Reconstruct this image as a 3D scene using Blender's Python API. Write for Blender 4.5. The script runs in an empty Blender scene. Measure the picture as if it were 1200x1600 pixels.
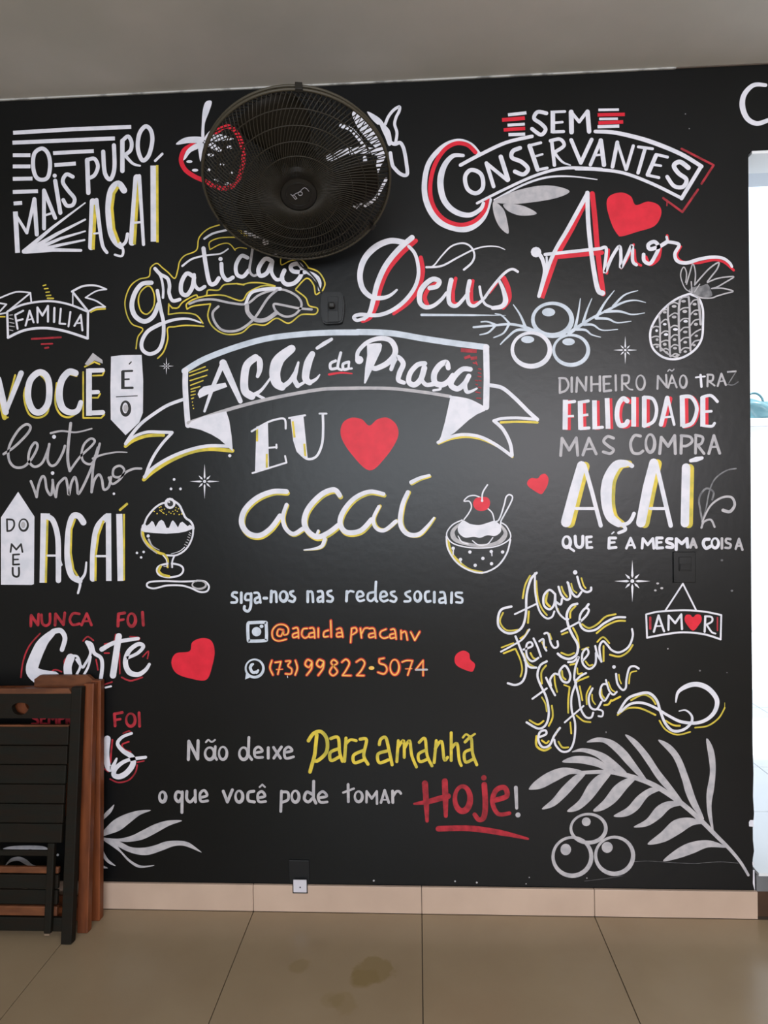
import bpy, bmesh, math, random
from mathutils import Vector, Matrix
from mathutils.geometry import tessellate_polygon

random.seed(7)
S = bpy.context.scene
C = S.collection
R = math.radians

# ------------------------------------------------------------------ camera
FPX, YAW, PIT, ROL, DIST, CZ = 1037.958, 0.05057, -0.0146, -0.0155, 2.33418, 1.45231
_fwd = Vector((-math.sin(YAW) * math.cos(PIT), math.cos(YAW) * math.cos(PIT), math.sin(PIT)))
_rt = Vector((math.cos(YAW), math.sin(YAW), 0))
_up = _rt.cross(_fwd)
RT = math.cos(ROL) * _rt + math.sin(ROL) * _up
UP = -math.sin(ROL) * _rt + math.cos(ROL) * _up
cd = bpy.data.cameras.new('camera')
cam = bpy.data.objects.new('camera', cd)
C.objects.link(cam)
cam.matrix_world = Matrix(((RT.x, UP.x, -_fwd.x, 0), (RT.y, UP.y, -_fwd.y, -DIST),
                           (RT.z, UP.z, -_fwd.z, CZ), (0, 0, 0, 1)))
cd.sensor_fit = 'VERTICAL'
cd.sensor_height = 24
cd.lens = FPX / 1600 * 24
cd.clip_start = 0.05
S.camera = cam

# ------------------------------------------------------------------ light
w = bpy.data.worlds.new('world')
S.world = w
w.use_nodes = True
w.node_tree.nodes['Background'].inputs[0].default_value = (0.80, 0.90, 1.0, 1)
w.node_tree.nodes['Background'].inputs[1].default_value = 1.7

def area(name, loc, rot, sx, sy, power, col):
    l = bpy.data.lights.new(name, 'AREA')
    l.shape = 'RECTANGLE'
    l.size, l.size_y = sx, sy
    l.energy = power
    l.color = col
    o = bpy.data.objects.new(name, l)
    o.location = loc
    o.rotation_euler = rot
    C.objects.link(o)
    return o
# daylight through the open shop front behind the camera
area('shop_front_daylight', (1.85, -5.6, 2.05), (R(90), 0, 0), 2.1, 1.45, 120, (0.98, 0.94, 0.98))
area('shop_front_daylight', (-0.45, -5.6, 2.05), (R(90), 0, 0), 2.5, 1.45, 105, (0.84, 0.92, 1.0))
# ceiling lamp panel of the room, behind the camera
area('ceiling_lamp', (0.6, -2.9, 2.88), (0, 0, 0), 1.2, 0.3, 16, (1.0, 0.95, 0.88))
# sun on the courtyard beyond the opening
sl = bpy.data.lights.new('sun', 'SUN')
sl.energy = 6.5
sl.angle = R(2)
so = bpy.data.objects.new('sun', sl)
so.rotation_euler = (R(13), R(4), 0)
C.objects.link(so)

S.view_settings.view_transform = 'Standard'
S.view_settings.look = 'None'
S.view_settings.gamma = 1
S.view_settings.use_curve_mapping = False
S.view_settings.exposure = 0.0

# ------------------------------------------------------------------ materials
def mat(name, col, rough=0.6, spec=0.5, metal=0.0, var=None, vscale=8.0, stretch=(1, 1, 1), bump=0.0, bscale=60.0, lo=0.35, hi=0.65):
    m = bpy.data.materials.new(name)
    m.use_nodes = True
    nt = m.node_tree
    b = nt.nodes['Principled BSDF']
    b.inputs['Base Color'].default_value = (*col, 1)
    b.inputs['Roughness'].default_value = rough
    b.inputs['Specular IOR Level'].default_value = spec
    b.inputs['Metallic'].default_value = metal
    geo = nt.nodes.new('ShaderNodeNewGeometry')
    mp = nt.nodes.new('ShaderNodeMapping')
    mp.inputs['Scale'].default_value = stretch
    nt.links.new(geo.outputs['Position'], mp.inputs['Vector'])
    if var:
        n = nt.nodes.new('ShaderNodeTexNoise')
        n.inputs['Scale'].default_value = vscale
        n.inputs['Detail'].default_value = 5
        nt.links.new(mp.outputs[0], n.inputs['Vector'])
        r = nt.nodes.new('ShaderNodeValToRGB')
        r.color_ramp.elements[0].position = lo
        r.color_ramp.elements[1].position = hi
        r.color_ramp.elements[0].color = (*var, 1)
        r.color_ramp.elements[1].color = (*col, 1)
        nt.links.new(n.outputs['Fac'], r.inputs[0])
        nt.links.new(r.outputs[0], b.inputs['Base Color'])
    if bump:
        n2 = nt.nodes.new('ShaderNodeTexNoise')
        n2.inputs['Scale'].default_value = bscale
        n2.inputs['Detail'].default_value = 4
        nt.links.new(mp.outputs[0], n2.inputs['Vector'])
        bp = nt.nodes.new('ShaderNodeBump')
        bp.inputs['Strength'].default_value = bump
        bp.inputs['Distance'].default_value = 0.002
        nt.links.new(n2.outputs['Fac'], bp.inputs['Height'])
        nt.links.new(bp.outputs[0], b.inputs['Normal'])
    return m

M_WALL = mat('chalkboard_black_paint', (0.0058, 0.0061, 0.0068), 0.33, 0.29, var=(0.0036, 0.0042, 0.0040), vscale=1.6, bump=0.22, bscale=35, lo=0.3, hi=0.7)
M_PATCH = mat('repainted_black_patch', (0.0058, 0.0056, 0.0060), 0.45, 0.14, var=(0.0045, 0.0045, 0.005), vscale=5, bump=0.35, bscale=35)
M_CEIL = mat('ceiling_plaster', (0.62, 0.59, 0.54), 0.85, 0.2, var=(0.54, 0.525, 0.475), vscale=2.5, bump=0.15, bscale=20)
M_SIDE = mat('side_wall_paint', (0.45, 0.42, 0.38), 0.8, 0.3)
M_TRIM = mat('ceiling_trim', (0.46, 0.46, 0.44), 0.6, 0.2, var=(0.22, 0.22, 0.21), vscale=14, lo=0.4, hi=0.5)
M_BASE = mat('baseboard_tile', (0.55, 0.41, 0.32), 0.35, 0.5, var=(0.49, 0.36, 0.28), vscale=5)
M_GROUT = mat('grout', (0.10, 0.08, 0.065), 0.9, 0.1)
M_WHT = mat('white_mural_paint', (0.76, 0.75, 0.82), 0.45, 0.25, var=(0.66, 0.67, 0.74), vscale=22, lo=0.36, hi=0.56)
M_GRY = mat('thin_shaded_white_mural_paint', (0.50, 0.48, 0.50), 0.5, 0.25, var=(0.39, 0.38, 0.41), vscale=34, lo=0.36, hi=0.60)  # thin paint, also darkened for the light falling off low on the wall
M_PAL = mat('pale_blue_white_mural_paint', (0.62, 0.68, 0.77), 0.45, 0.25, var=(0.50, 0.56, 0.64), vscale=26, lo=0.36, hi=0.58)
M_DIM = mat('faint_grey_mural_paint', (0.22, 0.22, 0.23), 0.5, 0.5, var=(0.10, 0.10, 0.11), vscale=40, lo=0.38, hi=0.6)
M_RED = mat('red_mural_paint', (0.74, 0.022, 0.045), 0.45, 0.25, var=(0.62, 0.018, 0.036), vscale=22)
M_DRD = mat('dark_red_mural_paint', (0.46, 0.030, 0.045), 0.5, 0.25, var=(0.24, 0.020, 0.028), vscale=34, lo=0.36, hi=0.6)
M_YEL = mat('yellow_mural_paint', (0.76, 0.58, 0.065), 0.45, 0.25, var=(0.46, 0.40, 0.06), vscale=20, lo=0.36, hi=0.6)
M_BLK = mat('black_mural_paint', (0.012, 0.012, 0.013), 0.45, 0.5)
M_ORG = mat('orange_red_mural_paint', (0.62, 0.035, 0.022), 0.5, 0.25, var=(0.42, 0.03, 0.03), vscale=30)
M_AMB = mat('amber_mural_paint', (0.90, 0.62, 0.13), 0.45, 0.25, var=(0.85, 0.40, 0.09), vscale=40)
PAINT = {'w': M_WHT, 'g': M_GRY, 'p': M_PAL, 'd': M_DIM, 'r': M_RED, 'm': M_DRD, 'y': M_YEL, 'k': M_BLK,
         'o': M_ORG, 'a': M_AMB, 'b': M_PATCH}

# floor tile with old spill stains at fixed places
M_TILE = mat('floor_tile_glaze', (0.33, 0.25, 0.158), 0.27, 0.45, var=(0.30, 0.222, 0.138), vscale=3.5)
def add_stains(m, spots):
    nt = m.node_tree
    b = nt.nodes['Principled BSDF']
    src = b.inputs['Base Color'].links[0].from_socket
    geo = [n for n in nt.nodes if n.type == 'NEW_GEOMETRY'][0]
    for (x, y, r, s) in spots:
        nz = nt.nodes.new('ShaderNodeTexNoise')
        nz.inputs['Scale'].default_value = 16
        nz.inputs['Detail'].default_value = 6
        nt.links.new(geo.outputs['Position'], nz.inputs['Vector'])
        vd = nt.nodes.new('ShaderNodeVectorMath')
        vd.operation = 'DISTANCE'
        vd.inputs[1].default_value = (x, y, 0)
        nt.links.new(geo.outputs['Position'], vd.inputs[0])
        a = nt.nodes.new('ShaderNodeMath')
        a.operation = 'MULTIPLY_ADD'
        a.inputs[1].default_value = -r * 1.6
        nt.links.new(nz.outputs['Fac'], a.inputs[0])
        nt.links.new(vd.outputs['Value'], a.inputs[2])
        rp = nt.nodes.new('ShaderNodeValToRGB')
        e = rp.color_ramp.elements
        e[0].position, e[0].color = 0.0, (s, s, s, 1)
        e[1].position, e[1].color = 0.012, (0, 0, 0, 1)
        nt.links.new(a.outputs[0], rp.inputs[0])
        mx = nt.nodes.new('ShaderNodeMix')
        mx.data_type = 'RGBA'
        nt.links.new(rp.outputs[0], mx.inputs[0])
        nt.links.new(src, mx.inputs[6])
        mx.inputs[7].default_value = (0.235, 0.165, 0.07, 1)
        src = mx.outputs[2]
    nt.links.new(src, b.inputs['Base Color'])

# ------------------------------------------------------------------ helpers
def ray(px, py):
    return _fwd + RT * ((px - 600) / FPX) - UP * ((py - 800) / FPX)
def on_y(px, py, y=0.0):
    d = ray(px, py)
    t = (y + DIST) / d.y
    return Vector((t * d.x, y, CZ + t * d.z))
def on_z(px, py, z=0.0):
    d = ray(px, py)
    t = (z - CZ) / d.z
    return Vector((t * d.x, -DIST + t * d.y, z))

def link(name, me, mats, parent=None):
    o = bpy.data.objects.new(name, me)
    C.objects.link(o)
    for m in (mats if isinstance(mats, (list, tuple)) else [mats]):
        me.materials.append(m)
    if parent:
        o.parent = parent
    return o
def from_bm(name, bm, m, parent=None, smooth=False):
    bmesh.ops.recalc_face_normals(bm, faces=bm.faces)
    me = bpy.data.meshes.new(name)
    bm.to_mesh(me)
    bm.free()
    if smooth:
        for p in me.polygons:
            p.use_smooth = True
    return link(name, me, m, parent)
def add_box(bm, c, s, rot=None, bevel=0.0):
    g = bmesh.ops.create_cube(bm, size=1)
    vs = g['verts']
    mtx = Matrix.Translation(Vector(c)) @ (rot.to_4x4() if rot else Matrix.Identity(4)) @ Matrix.Diagonal((*s, 1))
    bmesh.ops.transform(bm, matrix=mtx, verts=vs)
    if bevel:
        es = list({e for v in vs for e in v.link_edges})
        bmesh.ops.bevel(bm, geom=es, offset=bevel, segments=2, affect='EDGES', profile=0.5)
def box(name, c, s, m, parent=None, bevel=0.0, rot=None):
    bm = bmesh.new()
    add_box(bm, c, s, rot, bevel)
    return from_bm(name, bm, m, parent)
def add_tube(bm, pts, r, seg=6, closed=False):
    pts = [Vector(p) for p in pts]
    n = len(pts)
    rings = []
    ref = None
    for i, p in enumerate(pts):
        a = pts[(i - 1) % n] if (closed or i) else p
        b = pts[(i + 1) % n] if (closed or i < n - 1) else p
        t = (b - a).normalized()
        if ref is None:
            ref = t.orthogonal().normalized()
        ref = (ref - t * ref.dot(t)).normalized()
        q = t.cross(ref)
        rr = r[i] if isinstance(r, (list, tuple)) else r
        rings.append([bm.verts.new(p + rr * (math.cos(2 * math.pi * k / seg) * ref + math.sin(2 * math.pi * k / seg) * q)) for k in range(seg)])
    m = n if closed else n - 1
    for i in range(m):
        A, B = rings[i], rings[(i + 1) % n]
        for k in range(seg):
            bm.faces.new((A[k], A[(k + 1) % seg], B[(k + 1) % seg], B[k]))
    if not closed:
        bm.faces.new(rings[0][::-1])
        bm.faces.new(rings[-1])
def add_lathe(bm, prof, seg=32, mtx=None, cap=True):
    # prof: list of (radius, z)
    rings = []
    for r, z in prof:
        if r < 1e-6:
            rings.append([bm.verts.new((0, 0, z))])
        else:
            rings.append([bm.verts.new((r * math.cos(2 * math.pi * k / seg), r * math.sin(2 * math.pi * k / seg), z)) for k in range(seg)])
    for A, B in zip(rings, rings[1:]):
        for k in range(seg):
            if len(A) == 1 and len(B) > 1:
                bm.faces.new((A[0], B[k], B[(k + 1) % seg]))
            elif len(B) == 1 and len(A) > 1:
                bm.faces.new((A[k], A[(k + 1) % seg], B[0]))
            elif len(A) > 1:
                bm.faces.new((A[k], A[(k + 1) % seg], B[(k + 1) % seg], B[k]))
    if mtx is not None:
        bmesh.ops.transform(bm, matrix=mtx, verts=[v for ring in rings for v in ring])
def prism(bm, poly, y0, y1):
    # poly: list of (x, z); extruded along y
    A = [bm.verts.new((x, y0, z)) for x, z in poly]
    B = [bm.verts.new((x, y1, z)) for x, z in poly]
    n = len(poly)
    tri = tessellate_polygon([[Vector((x, z, 0)) for x, z in poly]])
    for t in tri:
        bm.faces.new([A[i] for i in t])
        bm.faces.new([B[i] for i in t][::-1])
    for i in range(n):
        bm.faces.new((A[i], A[(i + 1) % n], B[(i + 1) % n], B[i]))
def empty(name, loc, label, cat, group=None, rot=(0, 0, 0)):
    o = bpy.data.objects.new(name, None)
    C.objects.link(o)
    o.location = loc
    o.rotation_euler = rot
    o.empty_display_size = 0.05
    o['label'] = label
    o['category'] = cat
    if group:
        o['group'] = group
    return o
def structure(o, label=None, cat=None):
    o['kind'] = 'structure'
    if label:
        o['label'] = label
    if cat:
        o['category'] = cat
    return o

# ------------------------------------------------------------------ the room
H = 2.917
XD, ZD = 1.1395, 2.628           # left edge and head of the opening
XR = 2.15                        # far edge of the opening
bm = bmesh.new()
random.seed(3)
jamb = [(XD + random.uniform(-0.003, 0.003) * (1 if z < 0.6 else 0.3), z) for z in
        [0.0, 0.03, 0.07, 0.11, 0.14, 0.17, 0.2, 0.23, 0.27, 0.31, 0.36, 0.42, 0.5, 0.6, 0.8, 1.1, 1.5, 2.0, 2.4]]
outline = [(-3.0, 0.0)] + jamb + [(XD, ZD - 0.012), (XD + 0.010, ZD), (XR, ZD), (XR, 0.0), (3.0, 0.0), (3.0, H + 0.1), (-3.0, H + 0.1)]
prism(bm, outline, 0.0, 0.15)
wall = structure(from_bm('wall_back', bm, M_WALL), 'black painted wall covered with hand-lettered mural, opening at one end', 'wall')

ceil = structure(box('ceiling', (0, -2.85, H + 0.05), (6.2, 5.9, 0.1), M_CEIL), 'grey plaster ceiling above the black mural wall', 'ceiling')
structure(box('wall_left', (-3.05, -2.85, H / 2), (0.1, 5.9, H), M_SIDE), 'plain painted side wall left of the mural wall', 'wall')
structure(box('wall_right', (3.05, -2.85, H / 2), (0.1, 5.9, H), M_SIDE), 'plain painted side wall right of the mural wall', 'wall')
tr = structure(box('trim_1', (-1.05, -0.003, H - 0.0025), (3.9, 0.006, 0.005), M_TRIM), 'thin pale strip where black wall meets ceiling', 'trim')
box('trim_strip', (1.6, -0.002, H - 0.002), (2.6, 0.004, 0.004), M_GROUT, tr)

bm = bmesh.new()
for (xa, xb, za, zb) in ((-3.1, -1.75, 0, H), (2.95, 3.1, 0, H), (-1.75, 2.95, 0, 1.28), (-1.75, 2.95, 2.82, H), (0.78, 0.84, 1.28, 2.82)):
    add_box(bm, ((xa + xb) / 2, -5.72, (za + zb) / 2), (xb - xa, 0.12, zb - za))
structure(from_bm('wall_front_sky_blocker', bm, M_SIDE), 'unseen wall added behind the viewer to hold back sky light, with a wide window opening', 'wall')  # added out of view to keep stray sky light off the mural

# floor: screed with a grid of single tiles on it
TS = 0.6
X0 = -0.606
floor = structure(box('floor', (0, -2.80, -0.03), (6.0, 5.9, 0.05), M_GROUT), 'beige glazed floor tiles with narrow dark joints', 'floor')
add_stains(M_TILE, [(on_z(583, 1517).x, on_z(583, 1517).y, 0.070, 0.65), (on_z(570, 1528).x, on_z(570, 1528).y, 0.045, 0.5),
                    (on_z(468, 1509).x, on_z(468, 1509).y, 0.030, 0.45), (on_z(538, 1567).x, on_z(538, 1567).y, 0.040, 0.35),
                    (on_z(520, 1564).x, on_z(520, 1564).y, 0.030, 0.3)])
bm = bmesh.new()
add_box(bm, (0, 0, -0.005), (TS - 0.0028, TS - 0.0028, 0.010), bevel=0.0008)
tile = from_bm('tile', bm, M_TILE, floor)
k = 0
for i in range(-4, 6):
    for j in range(0, 9):
        cx = X0 + (i + 0.5) * TS
        cy = -0.012 - (j + 0.5) * TS
        if abs(cx) > 2.75:
            continue
        if k == 0:
            o = tile
        else:
            o = tile.copy()
            C.objects.link(o)
            o.parent = floor
        o.location = (cx, cy, 0)
        k += 1

# baseboard of single tiles
bb = structure(box('baseboard_back', ((-3.0 + XD) / 2, -0.0035, 0.046), (XD + 3.0 - 0.02, 0.006, 0.091), M_GROUT), 'beige tile baseboard below the black mural', 'baseboard')
for i in range(-4, 3):
    xa = X0 + i * TS
    xb = xa + TS
    xa = max(xa, -2.99)
    xb = min(xb, XD + 0.008)
    box('tile', ((xa + xb) / 2, -0.0075, 0.048), (xb - xa - 0.002, 0.011, 0.094), M_BASE, bb, bevel=0.0012)

# ------------------------------------------------------------------ courtyard seen through the opening
M_YARD = mat('white_courtyard_tile', (0.72, 0.75, 0.78), 0.35, 0.5)
M_YJ = mat('courtyard_grout', (0.30, 0.31, 0.32), 0.9, 0.1)
M_STEP = mat('grey_step_edge', (0.17, 0.175, 0.185), 0.7, 0.3, var=(0.13, 0.135, 0.14), vscale=9)
M_BRN = mat('brown_step_board', (0.075, 0.038, 0.020), 0.7, 0.3, var=(0.05, 0.026, 0.015), vscale=12)
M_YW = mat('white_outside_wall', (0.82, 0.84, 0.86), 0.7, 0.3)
ZP = 0.163
yard = structure(box('floor_courtyard', (3.0, 2.2, ZP - 0.04), (3.7, 4.0, 0.06), M_YJ), 'white tiled raised floor beyond the opening', 'floor')
t0 = None
for i in range(0, 8):
    for j in range(0, 9):
        cx = 1.148 + 0.228 + i * 0.46
        if cx - 0.23 < XD or (j == 0 and cx + 0.2 > XR):
            continue
        cy = -0.02 + (j + 0.5) * 0.46
        if t0 is None:
            t0 = box('tile', (0, 0, -0.005), (0.456, 0.456, 0.010), M_YARD, yard)
            o = t0
        else:
            o = t0.copy()
            C.objects.link(o)
            o.parent = yard
        o.location = (cx, cy, ZP)
st = structure(box('trim_2', ((XD + XR) / 2 + 0.004, 0.09, (0.090 + ZP - 0.012) / 2), (XR - XD - 0.01, 0.18, ZP - 0.102), M_STEP), 'grey edge of the step up in the opening', 'step')
box('step_board', ((XD + XR) / 2 + 0.006, 0.092, 0.045), (XR - XD - 0.014, 0.176, 0.090), M_BRN, st)['label'] = 'dark brown board below the grey step edge'
structure(box('wall_courtyard_back', (3.0, 4.2, 1.6), (3.9, 0.1, 3.4), M_YW), 'sunlit white wall far beyond the opening', 'wall')
structure(box('wall_courtyard_left', (0.95, 2.1, 1.6), (0.1, 3.9, 3.4), M_YW), 'white courtyard wall hidden behind the mural wall', 'wall')
structure(box('wall_courtyard_right', (4.9, 2.1, 1.6), (0.1, 4.1, 3.4), M_YW), 'white courtyard wall opposite the mural opening', 'wall')
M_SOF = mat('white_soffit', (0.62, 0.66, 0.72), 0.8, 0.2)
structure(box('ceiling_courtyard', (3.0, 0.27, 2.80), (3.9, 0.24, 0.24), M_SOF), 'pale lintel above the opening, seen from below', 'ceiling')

bm = bmesh.new()
add_box(bm, ((XD + XR) / 2 + 0.006, 0.073, ZD - 0.006), (XR - XD - 0.014, 0.142, 0.010), bevel=0.001)
structure(from_bm('trim_3', bm, M_YW), 'white lining under the head of the opening', 'trim')
bm = bmesh.new()
add_box(bm, (XR - 0.006, 0.075, (ZP + ZD) / 2), (0.010, 0.14, ZD - ZP - 0.03), bevel=0.001)
structure(from_bm('trim_4', bm, M_YW), 'white lining on the far side of the opening', 'trim')

# ------------------------------------------------------------------ mural: brush strokes on the wall
# Each motif: name | label | frame x0,y0,scale | strokes.  A stroke: colour+mode, brush width(s), points.
# modes: s smooth, o smooth closed, l straight (round ends), b straight (square ends), f filled smooth,
#        c straight filled, d dots, r ring (centre, radii), x filled ellipse, t star
def cat(P, closed):
    n = len(P)
    if n < 3:
        return P
    out = []
    rng = range(n) if closed else range(n - 1)
    for i in rng:
        p0 = P[(i - 1) % n] if (closed or i > 0) else P[0]
        p1, p2 = P[i], P[(i + 1) % n]
        p3 = P[(i + 2) % n] if (closed or i < n - 2) else P[-1]
        for k in range(6):
            t = k / 6
            out.append(tuple(0.5 * ((2 * b) + (c - a) * t + (2 * a - 5 * b + 4 * c - d) * t * t + (3 * b - a - 3 * c + d) * t ** 3)
                             for a, b, c, d in zip(p0, p1, p2, p3)))
    if not closed:
        out.append(P[-1])
    return out
class Paint:
    def __init__(s, fr):
        s.fx, s.fy, s.fs = fr
        s.v, s.f, s.mi, s.mats = [], [], [], []
        s.depth = 0.0004
    def m(s, c):
        mm = PAINT[c]
        if mm not in s.mats:
            s.mats.append(mm)
        return s.mats.index(mm)
    def add(s, pts, faces, c):
        s.depth += 0.0000025
        b = len(s.v)
        for x, y in pts:
            s.v.append(on_y(s.fx + x / s.fs, s.fy + y / s.fs, -s.depth))
        k = s.m(c)
        for f in faces:
            s.f.append([b + i for i in f])
            s.mi.append(k)
    def disc(s, x, y, rx, ry, c, n=12):
        s.add([(x + rx * math.cos(2 * math.pi * k / n), y + ry * math.sin(2 * math.pi * k / n)) for k in range(n)], [list(range(n))], c)
    def ribbon(s, P, W, c, closed=False, caps=True):
        n = len(P)
        pts, fs = [], []
        for i in range(n):
            a = P[(i - 1) % n] if (closed or i) else P[0]
            b = P[(i + 1) % n] if (closed or i < n - 1) else P[-1]
            dx, dy = b[0] - a[0], b[1] - a[1]
            L = math.hypot(dx, dy) or 1
            nx, ny = -dy / L, dx / L
            h = W[i] / 2
            pts += [(P[i][0] + nx * h, P[i][1] + ny * h), (P[i][0] - nx * h, P[i][1] - ny * h)]
        for i in range(n if closed else n - 1):
            j = (i + 1) % n
            fs.append([2 * i, 2 * j, 2 * j + 1, 2 * i + 1])
        s.add(pts, fs, c)
        if caps and not closed:
            s.disc(*P[0], W[0] / 2, W[0] / 2, c)
            s.disc(*P[-1], W[-1] / 2, W[-1] / 2, c)
    def seg(s, P, W, c, caps):
        for i in range(len(P) - 1):
            s.ribbon([P[i], P[i + 1]], [W[i], W[i + 1]], c, caps=False)
        for i, p in enumerate(P):
            if caps or 0 < i < len(P) - 1:
                s.disc(*p, W[i] / 2, W[i] / 2, c)
    def fill(s, P, c):
        tri = tessellate_polygon([[Vector((x, y, 0)) for x, y in P]])
        s.add(P, [list(t) for t in tri], c)
    def stroke(s, c, mode, W, P):
        s.depth += 0.000012
        def widths(n):
            if len(W) == 1:
                return [W[0]] * n
            out = []
            for i in range(n):
                t = i / (n - 1) * (len(W) - 1)
                k = min(int(t), len(W) - 2)
                out.append(W[k] + (W[k + 1] - W[k]) * (t - k))
            return out
        if mode == 's':
            Q = cat(P, False)
            s.ribbon(Q, widths(len(Q)), c)
        elif mode == 'o':
            Q = cat(P, True)
            s.ribbon(Q, [W[0]] * len(Q), c, closed=True)
        elif mode in 'lb':
            s.seg(P, widths(len(P)), c, mode == 'l')
        elif mode == 'f':
            s.fill(cat(P, True), c)
        elif mode == 'c':
            s.fill(P, c)
        elif mode == 'd':
            for p in P:
                s.disc(*p, W[0] / 2, W[0] / 2, c)
        elif mode == 'x':
            for a, b in zip(P[::2], P[1::2]):
                s.disc(*a, *b, c, 18)
        elif mode == 'r':
            for a, b in zip(P[::2], P[1::2]):
                Q = [(a[0] + b[0] * math.cos(2 * math.pi * k / 40), a[1] + b[1] * math.sin(2 * math.pi * k / 40)) for k in range(40)]
                s.ribbon(Q, [W[0] * (1 + 0.25 * math.sin(2 * math.pi * k / 40 + 0.6)) for k in range(40)], c, closed=True)
        elif mode == 't':
            for (x, y) in P:
                for k in range(8):
                    L = W[0] * (1.0 if k % 4 == 2 else 0.85 if k % 2 == 0 else 0.48)
                    a = k * math.pi / 4
                    u, v = math.cos(a), math.sin(a)
                    h = W[0] * 0.055
                    r0, rm = 0.14 * W[0], 0.26 * W[0]
                    s.add([(x + u * r0, y + v * r0), (x + u * rm - v * h, y + v * rm + u * h), (x + u * L, y + v * L),
                           (x + u * rm + v * h, y + v * rm - u * h)], [[0, 1, 2, 3]], c)
                s.disc(x, y, W[0] * 0.09, W[0] * 0.09, c)
    def parse(s, text):
        seqs, first = [], []
        for ln in text.strip().splitlines():
            for part in ln.split(';'):
                tok = part.split()
                if not tok:
                    continue
                h = tok[0]
                off = None
                if '@' in h:
                    h, o = h.split('@')
                    oc = o[0]
                    off = tuple(float(q) for q in o[1:].split(','))
                W = [float(q) for q in tok[1].split('/')]
                P = [tuple(float(q) for q in t.split(',')) for t in tok[2:]]
                if off:
                    first.append((oc, h[1], W, [(x + off[0], y + off[1]) for x, y in P]))
                if h[0] == 'q':          # orange stroke with an amber core
                    first.append(('o', h[1], W, P))
                    seqs.append(('a', h[1], [q * 0.42 for q in W], [(x - 1.5, y + 1.5) for x, y in P] if h[1] != 'x' else P))
                else:
                    seqs.append((h[0], h[1], W, P))
        for a in first + seqs:
            s.stroke(*a)
    def build(s, name, label):
        me = bpy.data.meshes.new(name)
        # every face must look towards the room (-y)
        fs = []
        for f in s.f:
            n = Vector((0, 0, 0))
            for i in range(len(f)):
                n += s.v[f[i]].cross(s.v[f[(i + 1) % len(f)]])
            fs.append(f if n.y < 0 else f[::-1])
        me.from_pydata([tuple(v) for v in s.v], [], fs)
        me.polygons.foreach_set('material_index', s.mi)
        me.update()
        o = link(name, me, s.mats, wall)
        o['label'] = label
        return o
def paint_all(text):
    for blk in text.strip().split('\n#'):
        head, body = blk.lstrip('#').split('\n', 1)
        name, label = [q.strip() for q in head.split('|')]
        pa = None
        chunks = body.split('F(')
        for ch in chunks:
            if ')' not in ch.split('\n')[0]:
                continue
            fr, st = ch.split(')', 1)
            fr = tuple(float(q) for q in fr.split(','))
            if pa is None:
                pa = Paint(fr)
            pa.fx, pa.fy, pa.fs = fr
            pa.parse(st)
        pa.build(name, label)

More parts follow.
